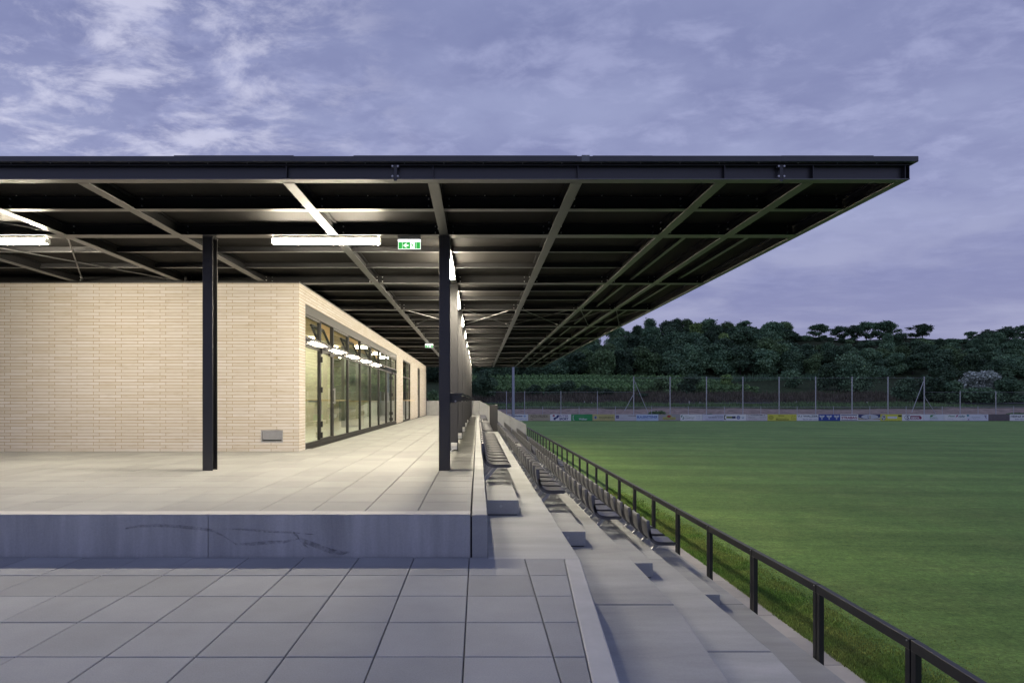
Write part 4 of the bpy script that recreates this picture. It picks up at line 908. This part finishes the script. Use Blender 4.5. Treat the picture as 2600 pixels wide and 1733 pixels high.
tag(q.build('board_plinth', M['dark']), 'dark low plinth running under the whole row of boards', 'plinth')

# ---------------------------------------------------------------- ball-catch fence behind the boards
YF = 84.9; FS = YF/F
def fpost(px, top, lab, grp, r=.05):
    x = (px-CX)*FS; zt = H - (top-CY)*FS
    t = thing('fence_post', lab, 'fence post', (x, YF, FZ), grp)
    q = MB(); q.tube((x, YF, FZ-.1), (x, YF, zt), r, 8); q.build('pole', M['galv'], t)
    q = MB(); q.tube((x, YF, zt), (x, YF, zt+.05), r*1.15, 8); q.build('post_cap', M['galv'], t)
    return x, zt
lowp = [1286.2, 1332, 1424.2, 1516.9]; highp = [1609, 1701.4, 1793.8, 1886.2, 1978.2, 2071, 2163.3, 2254.6, 2346.6]; low2 = [2437.9, 2528.4, 2620, 2711]
for p_ in lowp: fpost(p_, 993.4, 'medium height grey fence post left of the tall posts behind the boards', 'medium fence posts on the left')
for i, p_ in enumerate(highp): fpost(p_, 956.6, ['leftmost of the tall grey ball fence posts, braced by struts', 'tall grey ball fence post in the row behind the boards', 'rightmost of the tall grey ball fence posts, braced by struts'][0 if i == 0 else (2 if i == len(highp)-1 else 1)], 'tall ball fence posts behind the boards', .075)
for p_ in low2: fpost(p_, 993.4, 'medium height grey fence post right of the tall posts behind the boards', 'medium fence posts on the right', .06)
shortp = [1240, 1378, 1470.3, 1562.5, 1654.6, 1747.6, 1839.4, 1931.8, 2024, 2116.3, 2208.5, 2300.8, 2392.4, 2483.2, 2573.6, 2665]
for p_ in shortp: fpost(p_, 1031.6, 'short grey fence post between the tall posts, just above the boards', 'short fence posts behind the boards', .038)
def strut(a, b_, lab):
    A = at(a[0], a[1], YF-.08); B = at(b_[0], b_[1], YF-.08); t = thing('fence_strut', lab, 'strut', B, 'struts of the ball fence'); q = MB(); q.tube(A, B, .04, 8); q.build('tube', M['galv'], t)
strut((1607, 1003), (1586, 1042), 'short grey strut leaning against the leftmost tall fence post')
strut((1611, 967), (1646, 1049), 'long grey strut sloping right from the leftmost tall fence post')
strut((2345, 968), (2315, 1046), 'long grey strut leaning from the left on the rightmost tall post')
strut((2348, 1007), (2376, 1050), 'short grey strut sloping right from the rightmost tall post')
nm_ = bpy.data.materials.new('ball_net'); nm_.use_nodes = True; nt = nm_.node_tree; b = nt.nodes['Principled BSDF']; b.inputs['Base Color'].default_value = (.10,.10,.11,1); b.inputs['Alpha'].default_value = .05
def net(pa, pb, top, bot, lab):
    A = at(pa, top, YF); B = at(pb, top, YF); zb = H-(bot-CY)*FS
    t = thing('ball_net', lab, 'net', (A.x, YF, FZ)); q = MB(); q.poly([(A.x,YF+.02,zb),(B.x,YF+.02,zb),(B.x,YF+.02,A.z),(A.x,YF+.02,A.z)], [(0,1,2,3)]); q.build('netting', nm_, t)
    q = MB(); q.tube((A.x, YF, A.z), (B.x, YF, B.z), .011, 5); q.build('top_wire', M['galv'], t)
net(1609, 2346.6, 958.5, 1031, 'fine see-through ball net hung between the tall posts')
net(1240, 1609, 995, 1031, 'fine see-through net between the medium posts at the left')
net(2346.6, 2711, 995, 1031, 'fine see-through net between the medium posts at the right')
cf = thing('chain_link_fence', 'low grey chain link fence with a top rail behind the boards', 'fence', (20, YF, FZ))
A = at(1225, 1032.5, YF); B = at(2711, 1032.5, YF)
q = MB(); q.tube((A.x, YF-.03, A.z), (B.x, YF-.03, B.z), .017, 6); q.build('top_rail', M['galv'], cf)
q = MB(); q.poly([(A.x,YF-.03,FZ),(B.x,YF-.03,FZ),(B.x,YF-.03,A.z),(A.x,YF-.03,A.z)], [(0,1,2,3)]); q.build('mesh', nm_, cf)

# floodlight pole
fp = at(1303, 1062, 79.0)
t = thing('floodlight_pole', 'tall galvanised floodlight pole standing at the left end of the boards', 'floodlight pole', (fp.x, 79, FZ))
q = MB(); q.tube((fp.x, 79, FZ), (fp.x, 79, 15.5), .215, 16, r2=.13); q.build('pole', mat('pale_galvanised_pole', (.42,.44,.52), .5, .08, 3, metal=.2), t)
q = MB(); q.box(fp.x-1.4, fp.x+1.4, 78.9, 79.05, 15.3, 15.45); q.build('crossarm', M['galv'], t)
for dx in (-1.1, 0, 1.1):
    q = MB(); q.box(fp.x+dx-.3, fp.x+dx+.3, 78.6, 78.88, 15.2, 15.7); q.build('floodlight', M['galv'], t)
q = MB(); q.tube((fp.x-.20, 78.9, FZ+.2), (fp.x-.16, 78.9, 14), .02, 6); q.build('cable', M['dark'], t)

# white roadside posts
for p_, top in ((1484, 1018), (1502, 1020.5), (1750, 1018), (1777, 1020.5), (2022, 1018), (2052, 1020.5), (2201, 1019)):
    P = at(p_, top, 119.0); z0 = float(hz(P.x, 119)); t = thing('roadside_post', 'small white marker post at the verge of the country road', 'marker post', (P.x, 119, z0), 'white marker posts by the road')
    q = MB(); q.box(P.x-.09, P.x+.09, 118.95, 119.05, z0, P.z); q.build('post', M['pvc'], t)

# ---------------------------------------------------------------- trees, vines, bushes
def leaf_mesh(name, lobes, n, size, matl, flat=.8, fill=.35, gaps=0.0):
    lob = np.array(lobes, float)                      # cx cy cz rx ry rz
    wgt = (lob[:,3]*lob[:,4])**.9; wgt /= wgt.sum(); idx = RNG.choice(len(lob), n, p=wgt)
    d = RNG.normal(size=(n, 3)); d /= np.linalg.norm(d, axis=1)[:,None]
    d[:,2] = np.where((d[:,2] < -.35) & (RNG.random(n) < .7), -d[:,2], d[:,2])
    r = 1 - fill*RNG.random(n)**1.6 + .16*RNG.normal(size=n)
    c = lob[idx,:3] + d*r[:,None]*lob[idx,3:6]
    nrm = d*.75 + RNG.normal(size=(n,3))*.7 + np.array([0,0,.35]); nrm /= np.linalg.norm(nrm, axis=1)[:,None]
    a = np.cross(nrm, RNG.normal(size=(n,3))); a /= np.linalg.norm(a, axis=1)[:,None]; b_ = np.cross(nrm, a)
    s = size*(.55+.9*RNG.random(n)); s2 = s*(.5+.5*RNG.random(n))
    v = np.zeros((n,4,3), np.float32)
    v[:,0] = c - a*s[:,None]/2; v[:,1] = c - b_*s2[:,None]/2 + a*s[:,None]*.1; v[:,2] = c + a*s[:,None]/2; v[:,3] = c + b_*s2[:,None]/2 - a*s[:,None]*.1
    me = bpy.data.meshes.new(name); me.vertices.add(n*4); me.vertices.foreach_set('co', v.reshape(-1))
    me.loops.add(n*4); me.loops.foreach_set('vertex_index', np.arange(n*4, dtype=np.int32))
    me.polygons.add(n); me.polygons.foreach_set('loop_start', np.arange(n, dtype=np.int32)*4); me.update(calc_edges=True)
    me.materials.append(matl); return me
BARK = mat('dark_bark', (.045,.038,.032), .9, .2, 4)
def trunk_mb(h, lobes, r=.22, nb=6):
    q = MB(); pts = [(0,0,-.6)]; x = y = 0
    top = h*.62
    for k in range(1, 5): x += random.uniform(-.15,.15); y += random.uniform(-.15,.15); pts.append((x, y, top*k/4))
    for k in range(4): q.tube(pts[k], pts[k+1], r*(1-.17*k), 7, r2=r*(1-.17*(k+1)), cap=False)
    for L_ in lobes[:nb]:
        s_ = pts[random.choice((1,2,3))]; m_ = (s_[0]*.5+L_[0]*.5, s_[1]*.5+L_[1]*.5, s_[2]*.45+L_[2]*.55)
        q.tube(s_, m_, r*.42, 6, r2=r*.28, cap=False); q.tube(m_, (L_[0], L_[1], L_[2]+L_[5]*.4), r*.28, 6, r2=r*.08, cap=False)
    return q
def mklobes(h, w, n, base=.25, spread=1.0, lr=(.22,.36), fl=.8):
    out = []
    for k in range(n):
        a = random.random()*2*math.pi; f = random.random()**.6*spread
        zc = h*(base + (1-base-.14)*random.random()); prof = math.sin(math.pi*min(1, max(.12, (zc/h-base*.5)/(1-base*.5)*.86+.1)))
        R = w/2*f*prof*.78; rr = w*random.uniform(*lr)*.8
        out.append((R*math.cos(a), R*math.sin(a), zc, rr, rr, rr*fl))
    out.append((0,0,h*.62,w*.25,w*.25,h*.25)); return out
DG = leaf_mat('dark_foliage', (.085,.155,.085), (.155,.245,.125), .48, .22)
MG = leaf_mat('mid_foliage', (.11,.185,.08), (.17,.26,.11), .25, .3)
BG = leaf_mat('bright_foliage', (.18,.29,.09), (.27,.38,.12), .2, .4)
SV = leaf_mat('silver_foliage', (.40,.46,.38), (.62,.68,.60), .1, .4)
VG = leaf_mat('vine_foliage', (.15,.27,.11), (.27,.42,.17), .2, .5)
OL = leaf_mat('dry_foliage', (.12,.11,.07), (.19,.17,.12), .2, .5)
def tree_proto(name, cat, h, w, nl, n, size, matl, base=.22, lr=(.2,.34), fl=.8, fill=.4, r=.22, nb=6):
    lobes = mklobes(h, w, nl, base, 1.0, lr, fl)
    t = thing(name, 'x', cat, (0, 0, 0)); 
    me = leaf_mesh('crown', lobes, n, size, matl, fill=fill); o = bpy.data.objects.new('crown', me); COL.objects.link(o); o.parent = t
    trunk_mb(h, lobes, r, nb).build('trunk', BARK, t, world=False)
    t['_h'] = h; t['_w'] = w; return t
_used = set()
def plant(proto, x, y, s=(1,1,1), label='', group=None, z=None, sink=.15):
    z = float(hz(x, y)) - sink if z is None else z
    if proto.name not in _used:
        _used.add(proto.name); proto.location = (x, y, z); proto.rotation_euler = (0,0,random.random()*6.28); proto.scale = s; proto['label'] = label
        if group: proto['group'] = group
        return proto
    return dup(proto, (x, y, z), random.random()*6.28, label, group, s)
def xy(px, Y): return (px-CX)/F*Y
HD = [tree_proto('deciduous_tree', 'tree', 8, 8.6, 19, 8200, .50, DG, base=.12) for _ in range(3)]
HM = [tree_proto('deciduous_tree', 'tree', 8, 8.0, 17, 7600, .48, MG, base=.12) for _ in range(2)]
HP = [tree_proto('deciduous_tree', 'tree', 9, 7.4, 18, 7600, .48, DG, base=.2, fl=.55) for _ in range(1)]
hill = HD*4 + HM + HP*2
gl = 'dark green deciduous tree in the dense wood covering the hillside'
cnt = 0
for r_, Y in enumerate((170, 176.5, 183.5, 191, 199, 207, 215)):
    x = xy(1040, Y) + (r_ % 2)*3.5
    while x < xy(2690, Y):
        px = CX + x/Y*F; xx = x + random.uniform(-1.6,1.6); yy = Y + random.uniform(-2,2)
        ok = True; s = random.uniform(.75, 1.12)
        if px > 2010 and Y > 205: ok = False
        elif px > 2010: s *= .62 if Y > 190 else .78
        if 2020 < px < 2230 and 190 < Y < 203: ok = False           # bare scree patch
        if px < 1560 and Y > 205: s *= .6
        if 1590 < px < 1960 and Y > 200: s *= .98
        if Y == 170 and px < 1300 and False: ok = False
        if ok:
            k = random.choice(hill if random.random() > .06 else HM)
            plant(k, xx, yy, (s*random.uniform(.9,1.15), s*random.uniform(.9,1.15), s*random.uniform(.85,1.15)), gl, 'trees of the wooded hillside'); cnt += 1
        x += 7.0*(1.0 if px < 2010 else .85)
print('hill trees', cnt)
bt = tree_proto('deciduous_tree', 'tree', 9, 8, 12, 5000, .6, BG, base=.15)
plant(bt, xy(1768, 203), 203, (.95,.95,.92), 'lighter green tree high on the wooded hill behind the fence')
plant(bt, xy(1840, 186), 186, (.7,.7,.95), 'lighter yellow green tree in the middle of the wooded slope')
plant(bt, xy(2010, 178), 178, (.6,.6,.6), 'small lighter green tree low on the slope right of the vines')
# skyline trees with light crowns
SK = [tree_proto('skyline_tree', 'tree', 8.5, 9.0, 26, 4200, .46, DG, base=.16, lr=(.12,.19), fl=.8, fill=.9, r=.16, nb=16) for _ in range(2)]
for px, Y, sx, sz, lab in ((2078, 216, 1.09, 0.75, 'low airy tree at the left end of the skyline group'), (2132, 216, 0.96, 0.79, 'airy tree second from left in the skyline group'), (2162, 217, 0.96, 0.75, 'low airy tree in the dip of the skyline group'), (2200, 217, 1.28, 1.03, 'broad airy tree on the skyline left of the tallest one'), (2245, 216, 1.28, 1.18, 'tallest airy tree on the skyline with open crown'),
                         (2341, 216, 1.28, 0.79, 'lone airy tree standing by itself on the bare ridge'), (2465, 214, 0.65, 0.51, 'small dark tree on the ridge near the right edge'), (2505, 214, 0.84, 0.67, 'thin dark tree on the ridge left of the last group'), (2560, 214, 1.42, 0.87, 'broad airy tree on the ridge at the right edge of the frame'), (2610, 214, 1.16, 0.97, 'airy tree on the ridge beyond the right edge'),
                         (1405, 214, 0.65, 0.84, 'small airy tree rising from the ridge beside the canopy edge'), (1442, 214, 0.58, 0.72, 'second small airy tree on the ridge beside the canopy')):
    plant(random.choice(SK), xy(px, Y), Y, (sx, sx, sz), lab)
# bushes
BU = [tree_proto('bush', 'bush', 3.2, 4.6, 9, 2600, .38, DG, base=.05, lr=(.24,.36), r=.08) for _ in range(2)]
BM = [tree_proto('bush', 'bush', 3.2, 4.4, 9, 2600, .36, MG, base=.05, lr=(.24,.36), r=.08)]
x = xy(2020, 212)
i = 0
while x < xy(2680, 212):
    plant(random.choice(BU), x, 211 + random.uniform(-2,2), (.9,.9,random.uniform(.35,.65)), 'low dark bush along the open ridge line', 'bushes on the ridge line'); x += 3.4
for k in range(26):
    px = random.uniform(2015, 2600); Y = random.uniform(188, 209)
    plant(random.choice(BU+BM), xy(px, Y), Y, (.8,.8,random.uniform(.5,.8)), 'dark bush on the upper open slope below the ridge', 'bushes on the upper slope')
rb = tree_proto('round_bush', 'bush', 6.2, 6.8, 14, 7000, .40, DG, base=.05, lr=(.24,.34), r=.15)
plant(rb, xy(1228, 131), 131, (1.0,1.0,.95), 'large round dark bush left of the floodlight pole')
plant(tree_proto('bush', 'bush', 5, 4.5, 10, 4000, .38, MG, base=.1, r=.12), xy(1102, 96), 96, (.8,.8,.85), 'green bush behind the parapet left of the front column')
for px, top, Y, w, lab in ((1352, 975, 137, .9, 'dark bush in front of the vine rows right of the floodlight pole'), (1398, 975, 137, .95, 'dark bush left of centre before the vineyard'), (1440, 966, 138, 1.1, 'wide dark bush in the middle of the vineyard foot'), (1478, 976, 138, .8, 'smaller dark bush at the vineyard foot'), (1515, 983, 137, .9, 'dark bush below the vine rows near the leftmost tall post'), (1545, 986, 137, .8, 'low dark bush right of the vineyard bushes'), (1630, 1000, 132, .7, 'low dark bush just right of the leftmost tall post')):
    z0 = float(hz(xy(px, Y), Y)); zt = H-(top-CY)*Y/F; plant(random.choice(BU), xy(px, Y), Y, (w,w,max(.3,(zt-z0)/3.3)), lab)
for px, top, Y, w, m_, lab in ((1686, 958, 138, 5.2, MG, 'rounded green tree between the first two tall posts'), (1752, 950, 140, 6.6, DG, 'broad dark tree between the second and third tall posts'), (1845, 950, 146, 3.2, BG, 'small light green tree right of the third tall post'),
        (2010, 940, 150, 5.0, DG, 'dark round tree behind the fence near the sixth tall post'), (2100, 925, 146, 7.5, DG, 'dark tree just left of the big spreading tree'), (2178, 898, 142, 13.0, DG, 'very broad spreading dark tree in the middle right of the verge'),
        (2300, 962, 128, 6.5, DG, 'dark bushy tree left of the rightmost tall post'), (2362, 955, 128, 7, DG, 'dark bushy tree behind the rightmost tall post'), (2385, 905, 145, 6.5, DG, 'tall dark pointed tree above the right bushes'), (2420, 970, 126, 6, DG, 'dark bush below the silver tree at its left'), (2500, 985, 124, 8, DG, 'dark hedge like bush directly below the silver tree'), (2570, 960, 126, 7, DG, 'dark tree at the right edge below the ridge'), (2548, 905, 150, 7, DG, 'dark round tree above and behind the silver tree'), (2470, 900, 158, 7.5, DG, 'dark tree left behind the silver tree')):
    Hh = H-(top-CY)*Y/F - float(hz(xy(px, Y), Y)) + .2
    plant(tree_proto('verge_tree', 'tree', Hh, w, 14, int(2200+420*w), .42, m_, base=.06, lr=(.2,.3), fl=.75, r=.16), xy(px, Y), Y, (1,1,1), lab)
for px, top, Y, w in ((2492, 946, 132, 8.0), ):
    Hh = H-(top-CY)*Y/F - float(hz(xy(px, Y), Y)) + .2
    plant(tree_proto('silver_tree', 'tree', Hh, w, 16, 6500, .40, SV, base=.35, lr=(.18,.28), r=.16), xy(px, Y), Y, (1.15,1,1), 'pale silver leaved tree near the right edge of the frame')
# vine rows on the lower slope
def vine():
    t = thing('vine_row', 'x', 'vine row', (0,0,0))
    n = 1500; L_ = 25.0; u = RNG.random(n)*L_
    lobes = None
    c = np.stack([u*-.32 + RNG.normal(size=n)*.22, u, u*(7.3-2.85)/27.0 + .35 + 1.35*RNG.random(n) + .15*np.sin(u*2.1)], -1)
    me = leaf_mesh('x', [(0,0,0,.5,.5,.5)], n, .46, VG)
    co = np.zeros(n*12, np.float32); me.vertices.foreach_get('co', co); co = co.reshape(n,4,3); cen = co.mean(1, keepdims=True)
    co = co - cen + c[:,None,:]; me.vertices.foreach_set('co', co.reshape(-1).astype(np.float32)); me.update(); me.name = 'foliage'
    o = bpy.data.objects.new('foliage', me); COL.objects.link(o); o.parent = t
    return t
vr = vine(); first = True; x = 4.0
while x < 70:
    z = float(hz(x, 139.5)); loc = (x, 139.5, z); 
    if first: vr.location = loc; vr['label'] = 'leafy green vine row climbing the lower slope'; vr['group'] = 'vine rows on the lower slope'; first = False
    else: dup(vr, loc, 0, 'leafy green vine row climbing the lower slope', 'vine rows on the lower slope', (1,1,1))
    x += 2.45
# dry grass clumps on the verge and weeds before the fence
def clumps(name, n, xr, yr, h, w, matl, label, cat, dens=None):
    X = RNG.uniform(*xr, size=n); Y = RNG.uniform(*yr, size=n)
    f = .5+.5*np.sin(X*.55+np.sin(Y*.7)*2)*np.sin(Y*.9+X*.2); keep = RNG.random(n) < (f if dens is None else dens); X = X[keep]; Y = Y[keep]; f = f[keep]; n = len(X)
    Z = hz(X, Y); hh = h*(.35+.9*RNG.random(n))*(.5+f); a = RNG.random(n)*math.pi; ln = (RNG.random((n,2))-.5)*h*.8
    v = np.zeros((n,3,3), np.float32); v[:,0] = np.stack([X-w*np.cos(a), Y-w*np.sin(a), Z-.05], -1); v[:,1] = np.stack([X+w*np.cos(a), Y+w*np.sin(a), Z-.05], -1); v[:,2] = np.stack([X+ln[:,0], Y+ln[:,1], Z+hh], -1)
    me = bpy.data.meshes.new(name); me.vertices.add(n*3); me.vertices.foreach_set('co', v.reshape(-1)); me.loops.add(n*3); me.loops.foreach_set('vertex_index', np.arange(n*3, dtype=np.int32))
    me.polygons.add(n); me.polygons.foreach_set('loop_start', np.arange(n, dtype=np.int32)*3); me.update(calc_edges=True); me.materials.append(matl)
    o = bpy.data.objects.new(name, me); COL.objects.link(o); tag(o, label, cat, kind='stuff')
clumps('dry_grass', 26000, (-8, 95), (126, 139), .95, .07, OL, 'dry straw coloured grass on the bank beyond the road', 'dry grass')
clumps('verge_grass', 26000, (-6, 95), (108, 119), .5, .06, MG, 'rough green grass on the verge before the road', 'grass')
clumps('scrub', 9000, (-5, 110), (163, 168), 1.2, .12, DG, 'dark scrub at the foot of the wood', 'scrub', .9)
for px, w, h_ in ((1655, .45, .7), (1676, .9, .75), (1700, .4, .3), (1757, .45, .5), (1788, .5, .5), (1802, .7, .55), (1850, .6, .3), (1860, .5, .28), (1905, .3, .2), (1365, .3, .2), (1560, .35, .2), (2145, .3, .3), (2225, .5, .25), (2590, 1.2, .6)):
    plant(random.choice(BM), xy(px, 87.5), 87.5, (w*.8, w*.6, h_*.55), 'small weedy shrub on the bare strip just behind the fence', 'weedy shrubs behind the fence')
# earth mound behind the parapet
mo = MB(); ring = 14
pts = [[((1-k/4)**.8*3.4*math.cos(2*math.pi*i/ring)*(1+.12*math.sin(i*2.3+k)), (1-k/4)**.8*2.0*math.sin(2*math.pi*i/ring), 2.9*(k/4)**.75+.12*math.sin(i*3.1)) for i in range(ring)] for k in range(5)]
cx_, cy_ = xy(1092, 62), 62
for k in range(4):
    for i in range(ring):
        a, b_, c, d = pts[k][i], pts[k][(i+1)%ring], pts[k+1][(i+1)%ring], pts[k+1][i]
        mo.poly([(p_[0]+cx_, p_[1]+cy_, p_[2]+FZ-.1) for p_ in (a,b_,c,d)], [(0,1,2,3)])
tag(mo.build('earth_mound', mat('dark_soil', (.075,.07,.085), .95, .3, 2.5, .6, 8)), 'dark earth mound behind the parapet at the far end of the terrace', 'mound')

# tidy helper properties
for o in bpy.data.objects:
    for k_ in ('_h', '_w'):
        if k_ in o: del o[k_]
for o in [o for o in bpy.data.objects if o.get('label') == 'x']:
    for c in list(o.children): bpy.data.objects.remove(c)
    bpy.data.objects.remove(o)
